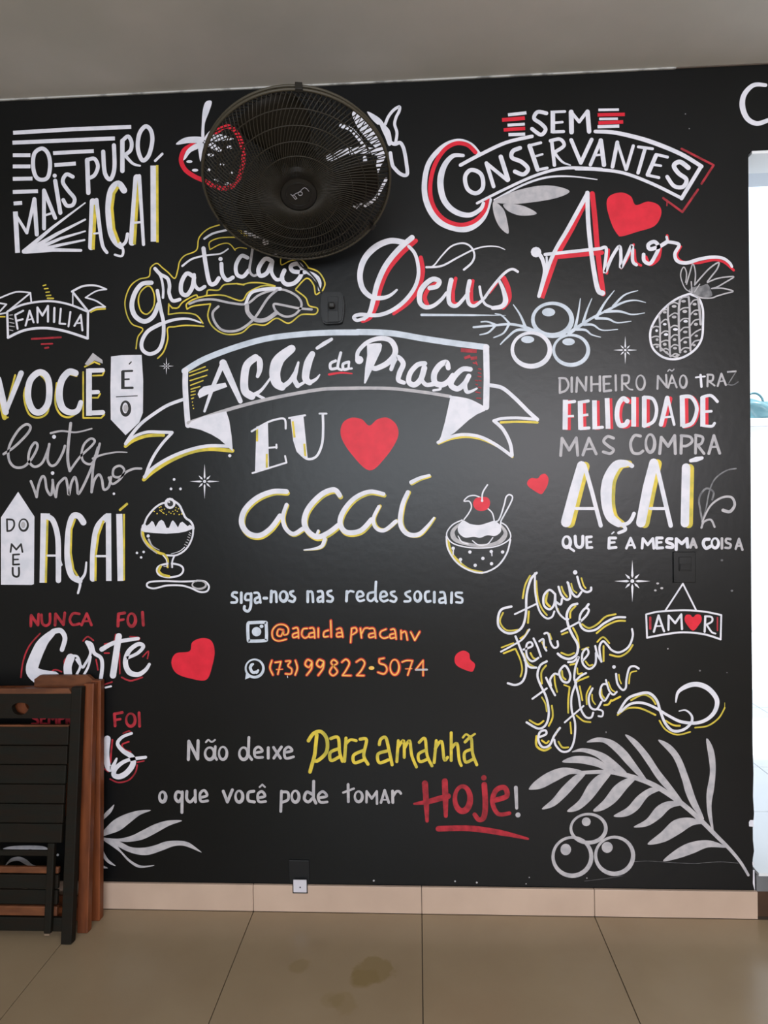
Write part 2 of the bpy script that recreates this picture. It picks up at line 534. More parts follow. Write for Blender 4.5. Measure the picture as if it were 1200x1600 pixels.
MURAL = '''#painted_lettering | white and yellow words O MAIS PURO AÇAÍ with bars and rays
F(0,100,4)
wb 25 82,430 450,408 820,393; wb 25 78,492 400,478 718,465; wb 24 80,570 190,570; wb 24 332,557 586,544; wb 24 80,640 190,640; wb 24 340,632 474,622; wb 24 80,718 203,716; wb 24 80,800 237,795; wb 24 85,872 138,868
wo 25 262,528 215,560 207,640 225,705 262,724 300,705 313,630 300,560
wb 30 96,922 110,1180; wl 16/20 98,940 168,1055; wl 18/24 168,1055 215,845; wl 26 215,845 230,1065
wl 24 275,790 275,1028; wl 24 275,790 345,962; wl 14 285,945 330,930; wl 26 345,730 377,930; wd 26 342,698
ws 24 455,705 415,690 392,735 425,790 465,840 455,880 418,885 395,850
wl 28 545,600 552,805; ws 24 545,600 590,592 612,640 590,695 550,715; ws 26 645,548 655,680 690,720 715,650 712,508
wl 28 765,480 765,668; ws 24 765,480 800,452 822,490 815,540 770,575; ws 22/12 785,575 830,622 875,636
wo 26 908,390 870,440 862,530 890,602 930,570 952,480 942,415
wl 38 580,858 570,1145; yb 20 596,880 582,1160; ws 26/20 603,850 620,1000 640,1130 668,1178; wl 12 588,1060 622,1056
ws 40/40/34 775,790 740,748 695,790 678,900 690,1040 720,1110 755,1140; yb 18 738,768 712,810 700,900 712,1030 745,1120; ws 20 755,1140 785,1112 797,1062; ws 18/14 750,1120 770,1165 760,1200 718,1192
wl 42 855,710 825,1115; yb 18 868,730 855,900 840,1128; wl 24/20 870,700 897,1128; wl 14 842,992 885,988
wb 40 960,635 962,1110; yb 16 982,632 984,1115; wl 16 970,605 1014,562
wl 28/8 150,1172 330,1020 532,868; wl 30/12 180,1165 360,1060 532,972; wl 26/10 200,1168 380,1090 532,1045; wl 24/12 200,1172 380,1130 528,1100; wl 28/18 160,1172 330,1162 505,1165
#painted_fruit_drawing | strawberry outlined in red with white leaves, partly behind the fan
F(270,140,8.892)
rs 62 290,760 160,840 115,980 170,1110 290,1200 420,1260 560,1330 700,1375 860,1320 935,1180 980,980 970,820 930,680 860,570 760,510 670,540 560,640
wf 0 398,670 402,480 415,300 450,180 515,150 542,185 500,320 450,450 438,560 436,680
wf 0 50,745 150,675 280,652 400,660 440,690 400,745 320,742 200,745 70,765
wf 0 145,975 190,850 280,770 380,735 410,760 350,820 250,870 180,960
wf 0 355,770 430,750 405,880 385,1000 362,900; wf 0 435,680 470,620 522,570 500,640 455,700; wf 0 440,690 600,620 740,640 850,690 700,710 520,720; wf 0 430,720 560,740 700,860 600,850 480,780
wx 0 230,1000 42,20; wx 0 310,1120 44,20; wx 0 525,910 45,22; wx 0 500,1115 30,22; wx 0 685,1040 30,22; wx 0 815,1155 40,18; wx 0 605,1260 36,22; wx 0 790,800 40,22; wx 0 760,1310 40,20
#painted_leaf_drawing | white pointed leaves painted at the rim of the wall fan
F(560,140,10)
wf 0 135,345 220,375 340,455 410,545 490,640 520,780 520,850 470,875 420,750 360,620 330,550 290,540 200,450
ws 46 420,540 470,420 550,320 640,268 636,340 590,430 566,540 598,650 600,720 582,820
ws 56 500,825 570,852 650,830 700,900 730,1020 750,1150 765,1310 715,1340 640,1305 575,1240 530,1170 500,990
F(260,100,3)
ws 40/56/30 890,235 920,290 970,345 1010,400 1000,460; ws 20 820,290 870,310 930,385; ws 34/30 765,440 850,410 940,405 1010,420; ws 18 930,440 935,500 925,600; ws 22 1010,430 980,520 960,600 885,670; ws 14 1030,540 980,630 930,665
gs 20 590,300 635,292 670,335; ws 30 455,745 475,790 465,835; ws 16 370,790 430,810 480,800; ys 10 340,780 380,810
#painted_lettering | white script word GRATIDÃO with yellow outline and looping flourish below
F(190,340,3.636)
ys 7 82,745 92,680 120,632 60,605 28,545 20,470 50,390 100,350 155,335 165,285 200,260 232,285 265,312 302,345 320,295 330,250 360,215 425,185 440,115 490,65 560,40
ys 7 502,182 500,140 560,115 655,112; ys 6 502,182 560,152 610,148 645,185; yo 8 145,390 110,420 95,470 110,530 145,548 180,510 187,450 170,400
yl 8 270,495 290,515; ys 8 285,512 320,512 350,478 420,440 435,452 480,442 492,412 550,412 582,382 650,375; yl 9 655,375 695,382; ys 8 690,380 735,370 800,372 872,388
yl 8 268,490 266,550; ys 8 266,550 340,542 420,552 462,600; ys 8 466,618 370,612 300,620 262,628 262,690 240,760 205,800
ys 8 372,520 370,490 420,460 500,442 580,442 680,472 720,425 800,388 870,390; ys 8 372,520 410,502 505,490; ys 8 505,492 490,560 520,622 590,662 680,655 742,608 815,610 880,572 950,600 1020,552 1100,548 1112,515 1065,500 1045,455 990,412
ys 8 990,405 1050,345 1090,380 1102,435 1125,425; ys 8 1060,285 1120,310 1155,370 1142,415; ys 6 905,225 908,268 960,245 1020,240 1060,280; ys 5 640,182 670,170 710,175
ws 24/28/24 170,370 115,378 75,430 58,500 78,560 130,590 180,560 210,490; ws 20/22 203,415 222,520 238,600 235,690 210,752 160,775 120,752 115,705 150,645 220,605; ws 20/8 220,605 300,580 380,575 450,597
ws 14 235,455 236,400 222,335 195,300; ws 20 190,290 220,322 260,345 272,385 270,430 290,472 330,465; 
ws 24 408,335 370,318 340,370 340,425 370,440 400,400 412,340; ws 20 412,325 415,380 440,408 472,392
ws 24 465,175 480,280 500,370 530,375 552,345; ws 12/8 345,275 400,235 480,215 560,205 605,178; ws 22 567,262 572,320 598,355 632,340; wd 24 562,235; ws 12 470,120 520,90 600,70
ws 22 715,228 680,218 650,270 655,322 690,335 722,300; gs 14 745,170 735,240 727,300 750,330 785,315
ws 24 852,245 815,235 778,290 788,330 825,315 850,265; ws 20 858,250 852,310 880,352 915,345; gl 8 830,210 880,210
ws 24 925,300 910,345 935,378 980,372 1015,335 1025,290 1000,262 962,275 975,305 1040,310; ws 14/34/12 1040,305 1090,328 1122,368 1122,412
gs 13 385,490 440,470 520,465 620,485 710,490 780,440 860,412 930,412 1000,450 1022,500 985,550 930,562 880,535 865,492 920,498 1000,514 1080,522; ws 16/22 705,490 740,425 830,405 900,405; gs 24 712,500 718,540 760,580 820,580 880,540; gs 14 885,410 830,460 760,565 700,620 640,645 570,638 528,590 518,540 550,505
#painted_lettering | white script word DEUS with red shading and thin flourish
F(540,350,4)
rs 28 438,105 345,190 265,290 218,400 195,500 155,580 108,605; rs 26/30/18 470,210 482,300 455,400 395,490 300,562
ws 34/34/24 415,85 330,160 250,260 200,370 175,470 150,555 115,592; ws 20/26/20 115,590 70,602 52,582 90,566 200,570 290,540 370,480 430,400 455,320 450,240 430,180 395,140; ws 34/40/34/28/14 362,115 280,105 190,142 120,215 90,310 105,400 160,455 230,462 280,445 320,412
rs 26 582,365 525,398 495,455 510,505; ws 28/34/18 525,400 570,390 585,358 545,345 495,380 465,430 465,490 500,520 550,510 600,470 630,430
rl 22 688,340 672,420; rs 22 672,420 675,490 700,500; rl 22 795,355 785,420; rs 24 785,420 790,490 825,492
ws 30/26/18 660,350 645,430 650,495 690,512 735,470 770,420; ws 28/24/18 775,358 762,430 770,495 805,512 850,480
rs 34/30/22 988,340 1015,400 1022,470 985,525; rl 14 948,368 900,430; ws 16 838,392 848,450 872,500 920,522 ; ws 18/16 866,465 920,390 990,310 1040,282 1076,298; ws 16/34/24 958,350 985,410 1000,480 975,515 920,525
ws 14/8 740,285 790,240 805,190 780,140 730,120 660,140 600,200 550,260 510,270; ws 14/10/5 505,270 600,262 700,210 800,160 880,140 950,142 996,160
pl 16/12/3 475,568 800,570 1000,571
#painted_lettering | white script word AMOR with red shading, tall letter A
F(820,280,3.529)
rb 30 348,95 260,270 170,430 92,655; rs 28 372,80 388,230 402,400 432,632; rl 24 182,428 425,405
rl 16 462,390 452,518; rs 14 600,360 570,430 532,490; rs 14 605,390 612,455 640,475; rs 18 668,430 690,470 735,440 748,380; rl 14 785,310 792,345; rs 14 860,372 838,420 870,455 950,462 1040,445 1100,458 1152,502
ws 24/20 345,80 240,270 150,430 78,645; ws 24/24/30 345,75 350,240 370,430 400,600 428,628; wl 18 112,415 420,382
wd 58 62,402; ws 22/20 85,420 100,450 110,510 90,600 78,645; wl 12 120,430 124,500
ws 18 420,382 450,385 440,515 480,430 522,370 530,430 530,488 565,420 592,365 595,450 615,472 ; ws 20/22 655,415 658,450 690,465 718,425 738,375 715,345 682,360 690,385 740,372 785,345; wl 14 782,318 788,345; ws 18/20/14 785,345 850,360 828,410 840,450 890,462 960,442 1030,430 1090,435 1128,460 1142,482
#painted_heart | plump bright red heart beside the tall letter A of AMOR
F(820,280,3.529)
rf 0 452,150 465,95 530,73 585,95 612,142 680,123 740,145 752,195 715,258 620,290 535,315 512,305 480,250
#painted_lettering | words SEM CONSERVANTES in a white banner with big red and white C
F(640,100,4)
ws 30/30/40/30 430,560 380,505 300,482 205,520 120,620 92,760 112,880 180,980 290,1028 380,1025 460,960 500,850; rs 26 412,552 360,505 285,497 210,545 150,650 128,780 150,890 215,970 310,1005 400,985 465,920 488,840
ws 20/40/34/20 335,572 270,575 215,640 192,740 215,850 280,920 370,945 440,910 462,870
ws 22 318,632 430,572 600,492 765,452; ws 16/18/20 422,870 600,780 800,692 980,650 1200,658; ws 12/14/6 530,850 700,760 850,710 1000,702 1172,722
wb 20 615,318 730,305; rb 24 578,350 720,338; wb 18 612,382 720,376; rb 22 588,412 722,402; wb 20 618,442 722,438
ws 24 855,308 800,300 778,340 820,372 850,408 820,442 765,405; wb 28 895,292 895,432; wl 17 895,300 970,297; wl 16 895,368 955,363; wl 20 895,424 962,422; wl 30 1010,300 1012,425; wl 20 1010,300 1060,362 1110,295; wl 28 1112,298 1122,422
wo 26 385,662 347,705 362,780 415,808 458,770 447,690; wl 24 480,620 525,765; wl 22 480,620 612,728; wl 28 570,580 615,722; ws 26 690,525 645,545 640,585 700,612 740,655 710,690 658,672; wl 28 750,512 800,660; wl 18 750,510 820,492; wl 14 775,580 830,564; wl 18 800,662 860,650
wl 22 888,480 905,632; ws 22 880,480 940,470 965,510 905,552; ws 20/8 905,555 955,612 1005,632; wl 24 1010,475 1070,618 1138,472
gf 0 525,855 640,800 800,762 920,765 1000,798 900,842 700,872 580,872; gf 0 585,880 640,875 720,890 795,935 700,948 620,922; gf 0 525,860 585,905 610,980 617,1060 560,1015 525,930
F(900,100,4)
ws 22/28/24 120,422 250,430 450,480 650,560 785,640; wl 24 782,640 660,840; ws 20 0,655 140,660 300,682 480,750 658,838
wb 16 140,287 268,285; rb 22 135,318 305,315; wb 16 145,344 262,342; rb 22 140,368 295,362; wb 20 135,392 270,388
wl 22 155,478 90,630; wl 28 155,478 175,630; wl 14 110,572 168,566; wl 24 258,490 228,642; wl 18 258,490 312,660; wl 20 358,512 315,658
wl 18 390,518 478,530; wl 22 432,528 388,680; wl 26 500,572 448,692; wl 18 500,565 572,582; wl 16 480,628 530,636; wl 18 448,695 518,710; ws 30/24 702,648 650,612 612,635 640,682 690,722 668,768 612,762 570,705
ml 14 660,530 860,632 785,748; ml 14 545,838 665,925 762,785; ml 8 570,850 568,885
#painted_letter | single white letter C above the corner of the doorway
F(900,100,4)
ws 22/36/26 1185,132 1110,132 1052,190 1040,265 1070,340 1130,372 1200,352
#painted_lettering | word FAMILIA in a small white ribbon banner with red lines beneath
F(0,420,4)
ws 13 50,265 150,222 300,202 430,222 552,270; wl 14 550,270 548,435; ws 16 548,435 400,388 270,370 150,385 50,430; wl 14 50,430 45,270
wl 10 50,265 185,155; ws 10 190,150 100,145 0,182; wl 10 190,150 196,212; wl 10 0,215 40,222 0,265; wl 10 0,282 45,275; yl 8 0,300 30,300
wl 14 458,150 550,265; wl 8 455,155 455,222; ws 14/10 450,142 520,108 600,105 665,128; ws 9 665,128 600,140 535,180; ws 10 535,180 600,200 657,238; ws 11 657,238 600,242 555,265; ys 11 568,270 600,255 657,250
wl 12 95,290 110,375; wl 12 95,288 145,262; wl 12 105,325 142,315; wl 12 160,355 185,262 210,335; wl 9 170,320 205,312; wl 13 235,335 234,242 265,292 300,232 300,330; wl 14 340,245 338,332; wl 12 380,250 372,342 408,345; wl 12 440,270 428,360; wl 12 465,357 505,288 515,385; wl 9 482,340 512,338
gl 6 60,290 78,288; gl 6 60,310 82,315; gl 6 60,335 88,340; gl 6 60,358 90,362; gl 6 60,382 80,386
yl 8 270,105 286,101; yl 8 278,125 300,123; yl 8 287,147 308,145; yl 8 290,168 317,165; yl 10 297,184 333,185
ml 12 200,438 380,428; ml 10 260,470 328,468; ml 12 282,495 302,492
#painted_lettering | bold white word VOCÊ with yellow shadow edges
F(0,420,4)
yl 30 -22,710 28,930; yl 10 25,935 50,928; yl 12 95,665 42,860; yo 12 232,656 182,700 150,790 180,905 245,930 300,890 300,780 285,700; ys 12 355,715 346,840 378,910 430,928 475,905; ys 8 480,672 440,662
yl 10 520,645 520,932 632,932 652,912; yl 10 580,668 640,666 652,640; yl 10 578,806 612,806 626,782; yl 10 530,612 590,582 622,596
wl 40 -12,690 35,895; wl 28/34 35,895 132,652; wo 40 243,648 188,700 175,800 205,882 255,895 300,840 308,740 290,670
ws 40/44/30 472,652 430,645 385,700 370,790 390,868 440,898 485,885 505,835; wb 36 556,625 556,918; wl 28 556,636 642,634; wl 26 570,772 612,770; wl 30 556,902 642,898; gc 0 530,595 580,525 640,570 642,592 590,573 550,605
#painted_sign_drawing | white pointed tag holding black letters É and O
F(0,420,4)
wc 0 694,548 760,540 885,538 895,700 893,900 870,960 785,1040 692,942 690,740
kb 22 768,638 768,752; kl 13 768,640 826,638; kl 11 768,692 806,690; kl 15 768,745 828,744; kl 8 808,595 820,582; kl 6 727,800 858,794; kr 17 784,872 26,42; gx 0 786,872 16,24
#painted_lettering | thin white script words LEITE NINHO
F(0,640,3.529)
gs 14 20,245 80,205 150,135 168,95 142,82 98,118 52,200 48,270 78,315 130,315 175,270 207,205 192,182 165,222 158,280 190,315 235,290 270,205; gs 14 272,190 262,270 280,308 312,298 345,240 358,200; wd 22 298,150
gs 16 390,75 376,200 374,280 385,338; gs 13 385,338 440,262 505,200 522,172 500,160 465,190 450,240 460,285 500,300 532,255 550,188; gs 12/8 280,130 340,118 420,125 506,105; gs 13/6 512,270 560,250 640,235 700,236
gs 14 170,395 188,440 202,482; gs 14 202,482 212,420 232,370 248,380 258,440 282,470 292,400; gs 14 290,388 296,440 308,482; wd 20 290,350; gs 14 308,482 318,420 340,390 362,378 372,420 380,470 392,410 412,372 425,410 432,465 470,400 512,300 540,210
gs 14 525,255 512,330 505,455; gs 14 505,455 520,390 545,358 562,385 572,440 600,425 612,372; gs 13 600,375 620,410 665,380 685,335 662,310 628,325 625,365 660,372 700,342 740,326 778,325
#painted_sign_drawing | white house-shaped arrow with black letters DO MEU
F(0,640,3.529)
wc 0 5,595 100,453 190,590 187,962 175,967 5,966
kl 10 38,607 40,668; ks 10 38,605 72,610 78,640 62,665 40,670; kr 10 130,636 24,32; kl 10 58,785 64,742 90,772 116,742 124,785; kl 10 106,798 72,800 72,855 106,853; kl 9 72,827 100,826; ks 11 70,872 72,910 90,922 104,912 104,872; gx 0 128,636 12,18
#painted_lettering | tall white word AÇAÍ with yellow inner lines beside the DO MEU arrow
F(0,640,3.529)
wb 34 241,572 235,955; wb 24 240,585 275,585; yb 12 262,600 252,955; ws 30 255,588 292,612 318,700 322,830 322,942; wl 12 262,805 310,805; wl 14 330,830 338,856
ws 34/34/38/30 460,622 435,588 400,592 378,680 375,830 395,915 440,945; ws 18/10 440,945 468,905 476,842; yb 11 415,602 394,660 390,790 405,880 432,925; ws 16/12 430,925 442,962 430,1012
ws 34 585,592 535,655 515,780 512,932; wb 30 598,572 600,945; yb 12 572,612 543,690 528,800 526,945; wl 12 532,808 585,808; wb 34 658,575 665,945; yb 10 684,575 684,942; yl 13 662,553 700,520
#painted_dessert_drawing | footed glass cup of ice cream outlined in white and yellow
F(200,770,10)
ws 30 260,480 300,380 400,255 500,180 575,155; wd 176 655,165; kd 95 660,168; wd 30 642,145
ws 34 720,130 800,190 850,290 900,390 970,440 1010,500 1022,560; ys 50/46/40 222,600 250,720 350,850 470,930 560,960; gs 16 208,560 212,680 300,830 450,945
wc 0 205,590 215,510 255,470 290,515 330,490 372,440 400,460 430,535 480,450 522,420 560,450 600,548 640,548 680,450 700,430 730,460 780,542 815,470 850,452 885,480 930,522 965,500 1000,520 1020,560 900,605 800,625 600,640 400,628 260,615
ws 28 1020,550 1008,680 950,820 860,920 740,978 600,975; wd 52 315,675; gs 34/8 325,730 380,830 492,895; ys 36/40 575,970 615,1040 622,1160; ws 16 545,975 600,1050 608,1150; ws 26 722,990 692,1070 690,1165
wo 30 600,1110 480,1150 452,1220 500,1290 640,1320 800,1292 862,1220 840,1150 740,1112; kb 40 652,1090 652,1170; ys 40 510,1150 480,1220 540,1280 640,1305; gl 12 560,1150 600,1150
gl 12 960,620 985,640; gl 12 950,650 975,670; gl 12 935,690 965,705; gl 12 925,730 955,745; gl 12 905,770 938,785; gl 12 885,805 915,825; ws 14/6 885,850 800,915 670,955
yd 20 410,290 455,325 490,230 530,265 500,275 545,310 570,255 520,290 600,340 640,300 670,320 700,290 720,330 750,230 790,250 770,290 800,340 840,330 740,270 515,220 560,320
#painted_spoon_drawing | white outlined spoon lying under the ice cream cup
F(0,640,3.529)
ws 10 1085,945 1000,948 900,945 822,952 812,975 850,986 920,970 1000,970 1055,985 1100,1005 1140,1002 1152,975 1130,948 1085,943; gr 9 1098,966 38,22
#painted_star | white eight-pointed star right of the ice cream cup
F(0,640,3.529)
wt 96 1128,396; 
#painted_star | small white star under the tail of GRATIDÃO
F(0,0,1)
wt 14 260,572
#painted_star | white star above DINHEIRO, below the berry branch
F(0,0,1)
wt 22 977,547
#painted_star | large white star left of the hanging AMOR sign
F(0,0,1)
wt 33 988,908
#painted_dot_cluster | three white dots above the ice cream cup
F(0,640,3.529)
wd 15 960,385 943,437 995,437
#painted_dot_cluster | white dots left of the ice cream cup
F(0,640,3.529)
wd 14 755,790 792,785 778,815 628,464
#painted_dot_cluster | scattered small white dots around the hanging sign
F(940,840,5)
gx 0 438,358 11,8 420,412 10,8 470,395 12,8 638,273 14,6; dx 0 940,177 10,8 1018,415 10,8 768,1040 8,7 980,1055 6,5 35,1520 5,7; gd 12 518,868
F(0,0,1)
wd 5 359,712; gd 2.5 711,1377; gd 3 745,1379 584,1376; gd 2 827,1371 822,1381 917,1372; gd 2 1071,178 1077,201
#painted_banner | white ribbon banner with folded tails around AÇAÍ DA PRAÇA
F(190,590,6.667)
ys 34 40,715 125,655 260,608 400,598 435,600; ys 40 232,1062 335,975 510,865 715,778 910,745 1155,762
ws 34 640,228 480,288 330,382 200,482 100,600 42,690; ws 28/34 42,690 125,618 260,568 400,568 525,572; ws 30 522,580 430,680 345,800 285,920 245,1035; ws 36/34 238,1035 330,940 500,835 700,755 900,712 1120,715
F(560,500,4)
ys 14 1120,640 1000,636 890,640; ys 16 502,772 580,742 680,730 780,748 880,795 962,855
ws 24 825,408 900,425 980,490 1060,570 1118,622; ws 18 1118,622 1000,612 900,615 845,630; ws 22 850,632 905,685 948,770 960,845; ws 20 498,765 580,730 660,716 760,730 860,780 958,850
ps 38 -5,75 200,82 400,115 600,145 800,170; wl 38 798,170 802,360 798,545; gs 20 0,425 200,428 400,450 575,478; ws 14 575,480 690,500 790,550
wc 0 575,480 640,488 700,505 750,530 800,552 790,568 740,590 690,625 640,670 600,705 560,730 495,768 515,730 540,640 560,550
F(270,500,4.138)
ps 38 75,330 200,255 400,178 600,122 800,95 1000,82 1200,80; ws 36 82,325 80,420 88,560 98,680; gs 22 100,665 350,582 600,515 850,465 1000,445 1205,440
wc 0 88,690 120,655 200,622 345,590 365,650 380,750 388,850 340,805 300,770 250,740 180,710
#painted_lettering | bold white words AÇAÍ DA PRAÇA inside the ribbon banner
F(270,500,4.138)
wl 48/40/30 325,278 385,410 437,525; wl 32/26/16 325,278 260,430 205,590; wc 0 160,480 172,452 200,430 340,405 352,432 260,465 172,505
ws 22/40/30 548,365 562,320 560,260 535,242; ws 44/50/52/50 535,242 480,290 462,380 468,460 510,492; ws 34/20/12 500,495 570,455 635,370; ws 18 545,485 590,508
yl 8 108,340 210,302; yl 8 108,362 225,322; yl 8 112,392 220,358; yl 8 115,422 195,392; yl 8 118,447 175,430; yl 7 118,465 145,458; yl 7 118,486 145,480; yl 8 122,508 134,504; yd 8 127,530 130,552 134,572
F(340,500,4)
ws 50/74/66/48 462,180 385,245 358,320 368,390 402,418; ws 34/24 402,420 450,385 485,330; wl 14/26 505,265 490,320; ws 26/32 490,320 480,370 500,410; ws 24/10 500,412 540,390 550,370; ws 36/50/46/34 592,212 565,270 550,360 575,392; ws 28/8 575,392 615,370 638,342; wl 20/26/20 622,176 665,148 712,120
ws 18 738,255 706,272 708,305 742,302; ws 18/16 770,205 756,260 752,300 775,312; ws 18 820,262 785,275 788,308 815,305; ws 14 822,262 820,300 838,303; rs 15/12/8 697,340 770,330 840,335
wc 0 933,152 980,145 1020,145 1028,158 1022,190 970,300 945,355 925,397 915,397 922,300 935,220; wd 52 885,250; ws 24/26/34/36/30 872,240 880,195 935,140 1010,115 1075,125 1108,170 1105,220 1060,270 1000,300 975,302
F(560,500,4)
ws 24/30/34/24 205,308 222,262 245,232 280,272 258,330 250,375 285,392; ws 30/36 415,272 370,280 325,330 315,385 350,405 390,370 412,300; ws 24/28 405,330 398,375 425,405 470,400
ws 30/38/36/30 562,300 550,265 510,282 475,335 478,390 520,405 560,385 590,345; ws 18/14 500,395 512,430 468,440; ws 30/36/30 700,308 650,308 600,355 578,405 620,430 665,395 690,350; ws 28/26/12 692,350 668,400 675,445 700,448 740,428
mb 24 640,188 740,195; mb 18 662,238 700,226; mb 20 702,240 742,236; ml 8 718,268 735,272; ml 8 735,262 742,280; ml 8 750,305 765,308; ml 8 750,330 766,335; ml 8 748,352 766,356; ml 9 732,378 745,380; ml 9 755,378 766,380; ml 8 735,402 745,405; ml 8 752,420 766,425; ml 8 735,450 760,455; ml 8 740,488 765,490
#painted_lettering | serif letters EU painted in streaky white
F(270,500,4.138)
wc 0 540,690 615,665 622,955 532,982; yb 14 545,705 545,785; yb 14 608,865 608,960; ws 13 510,720 600,668 660,645 722,640 730,702; wl 12 618,826 672,822; wl 12 670,806 670,828; wl 12 515,990 735,922 726,880
wc 0 762,640 845,622 872,892 845,885 800,850 778,780; yb 14 775,655 787,760; yb 14 850,800 857,882; wl 13 752,634 855,616; ws 16 810,850 870,898 930,880 965,800 972,700 970,612; wl 12 948,605 994,605
#painted_heart | largest red heart, right of the letters EU
F(0,0,1)
rf 0 577,735 548,708 533,682 535,662 548,653 565,655 577,665 590,655 606,653 620,665 621,685 602,715
#painted_lettering | white and yellow script word AÇAÍ below the letters EU
F(350,720,3.4286)
ws@y5,9 26/30/26 335,165 260,165 175,200 110,265 95,335 130,388 190,400 250,362 300,295 ; ws@y5,5 20/24 335,235 315,300 328,358 370,392 420,365
ws@y5,9 26/30/26 620,185 590,155 525,178 455,250 430,320 448,375 500,408 560,385 612,345; ws@y4,4 14 505,375 495,400; ws@y4,2 22/18/6 540,420 525,455 490,470 428,478
ws@y5,9 20/28/26 855,178 780,165 700,200 640,270 622,335 655,382 730,375 790,315; ws@y6,-2 18/22 830,245 800,310 815,360 860,372 920,325; ws@y6,2 22/26/24/10 985,168 955,240 945,335 980,390 1040,395 1090,350 1125,305; ws@y4,6 22/14 1003,115 1050,92 1100,78
#painted_bowl_drawing | white outlined bowl with white cream, red cherry and spoon
F(660,700,6)
ys 26 240,870 270,980 345,1070 440,1140 560,1168; ws 16 225,830 238,940 310,1060 420,1138 560,1170 700,1110 790,990 825,860
gs 20/46/30/30/46/20 345,715 285,780 300,850 380,890 520,915 650,905 735,870 780,800 740,730; ws 12 372,675 285,718 230,790 240,850 300,900 420,930 560,938 700,920 800,870 828,820 790,735 740,700
ws 10 335,825 370,880 430,900; ws 10 470,870 530,910 610,900 660,840; wf 0 375,680 335,735 340,795 400,840 480,832 540,842 610,818 680,825 735,785 730,725 690,690 660,685 600,705 530,722 450,712 405,688
ws 12 390,670 435,610 460,550 440,500 390,498 430,455 490,445 545,465; ws 12 610,565 655,610 675,690; rf 0 555,460 500,472 475,520 500,575 560,590 615,567 635,510 610,465; ws 14 560,500 565,420 610,345; wd 24 560,495
ws 14 690,690 715,675 740,620 770,520 785,460 815,437 845,460 825,520 760,640 735,690 735,740
wd 32 288,940 445,975 645,970 752,975 567,1035 357,1045 495,1100 648,1085; wl 12 290,950 288,1000; wl 10 650,980 652,1010; wl 10 355,1050 362,1078
#painted_heart | smallest upright red heart, left of the large word AÇAÍ on the right side
F(660,700,6)
rf 0 1112,432 1040,395 990,355 985,315 1020,282 1080,285 1110,252 1150,243 1180,280 1175,340 1148,395
#painted_lettering | faint chalk-like words DINHEIRO NÃO TRAZ
F(860,570,3.75)
gl 13 55,78 55,162; gs 13 52,78 90,82 106,118 90,150 55,164; gl 14 125,75 125,158; gl 14 152,158 157,75 207,150 210,72; gl 14 240,72 240,152; gl 14 290,68 290,152; gl 12 240,115 290,112; gl 14 352,68 312,70 314,155 355,150; gl 12 312,112 345,110; gl 13 382,62 384,150; gl 12 420,148 420,62; gs 12 420,62 458,65 455,105 420,110; gs 10/8 435,112 460,140 482,146; gr 11 528,104 25,42
gl 12 627,140 630,65 682,130 678,60; gl 11 690,135 712,62 740,132; gl 8 700,108 730,106; gs 7 688,38 698,28 712,36 724,26; gr 12 778,98 20,36; wl 14 880,60 885,128; wl 10 852,74 905,68; gl 12 920,126 922,58; gs 12 920,58 952,62 948,92 922,95; gl 10 930,98 962,122; gl 12 980,124 1002,52 1028,118; gl 8 988,98 1020,94
gb 10 1035,42 1090,38; dl 6 1085,44 1045,108; ds 6 1035,115 1070,118 1100,100
#painted_lettering | bold white word FELICIDADE with red shading
F(860,570,3.75)
wb@r18,2 30 88,205 86,380; wl 18 85,222 142,215; wb@r0,3 14 98,302 138,300; wb@r18,2 30 175,212 178,380; wl 18 172,220 222,212; wb@r0,3 14 182,297 222,292; wl 18 176,374 226,370; wb@r16,2 28 258,208 260,378; wl 18 260,370 305,366; wb@r16,2 28 332,195 338,375
ws@r16,4 28 450,212 425,198 398,235 390,300 405,352 438,352 452,332; wb@r16,2 28 488,188 488,362; wb@r18,2 28 550,185 550,365; ws 20 550,190 600,200 622,260 605,330 550,360; wl@r16,4 28/26 685,195 648,350; wl 16 688,190 725,350; wl 12 665,308 708,304
wb@r20,2 30 772,180 775,362; ws@r8,3 22 768,188 825,190 858,255 832,338 780,360; wb@r18,2 30 893,188 893,362; ws 18 890,190 940,180 978,215; wl 15 900,275 943,272; ws 16 893,356 945,360 962,342
#painted_lettering | grey-white words MAS COMPRA
F(860,570,3.75)
gl 17 60,532 68,430 110,500 152,428 160,530; gl 17 190,528 226,430 268,522; gl 12 205,495 250,492; gs 17 370,430 335,420 312,448 342,478 370,498 350,520 310,510; gs 17 528,418 492,415 470,460 482,512 518,520 542,505; gr 17 585,460 26,52; gl 18 640,520 650,425 690,478 728,415 732,520; gl 18 765,518 768,418; gs 16 765,415 818,422 830,450 800,474 770,476; gl 16 850,518 852,418; gs 16 850,412 892,425 885,460 855,472; gl 16 865,475 900,520; gl 17 928,520 958,415 992,518; gl 12 940,482 978,480
#painted_lettering | largest white word AÇAÍ with yellow shading, above QUE É A MESMA COISA
F(860,570,3.75)
wl@y22,4 52/58/60 182,590 140,740 92,922; wl 24 200,590 245,750 295,942; wl 18 150,842 262,842; ws@y20,2 40/56/66/56/40 440,578 385,590 335,680 328,800 350,890 400,932; ws 24/26 445,572 478,592; ws 22 405,938 450,930 475,905 490,872; ws 22/18 420,935 440,965 400,985
wl@y22,4 52/58/56 605,575 570,720 530,925; wl 26 618,570 660,750 705,942; wl 18 585,842 680,842; wl@y22,4 50 795,602 788,928; wl 20/30/20 822,562 855,554 888,546
#painted_lettering | small white words QUE É A MESMA COISA
F(860,570,3.75)
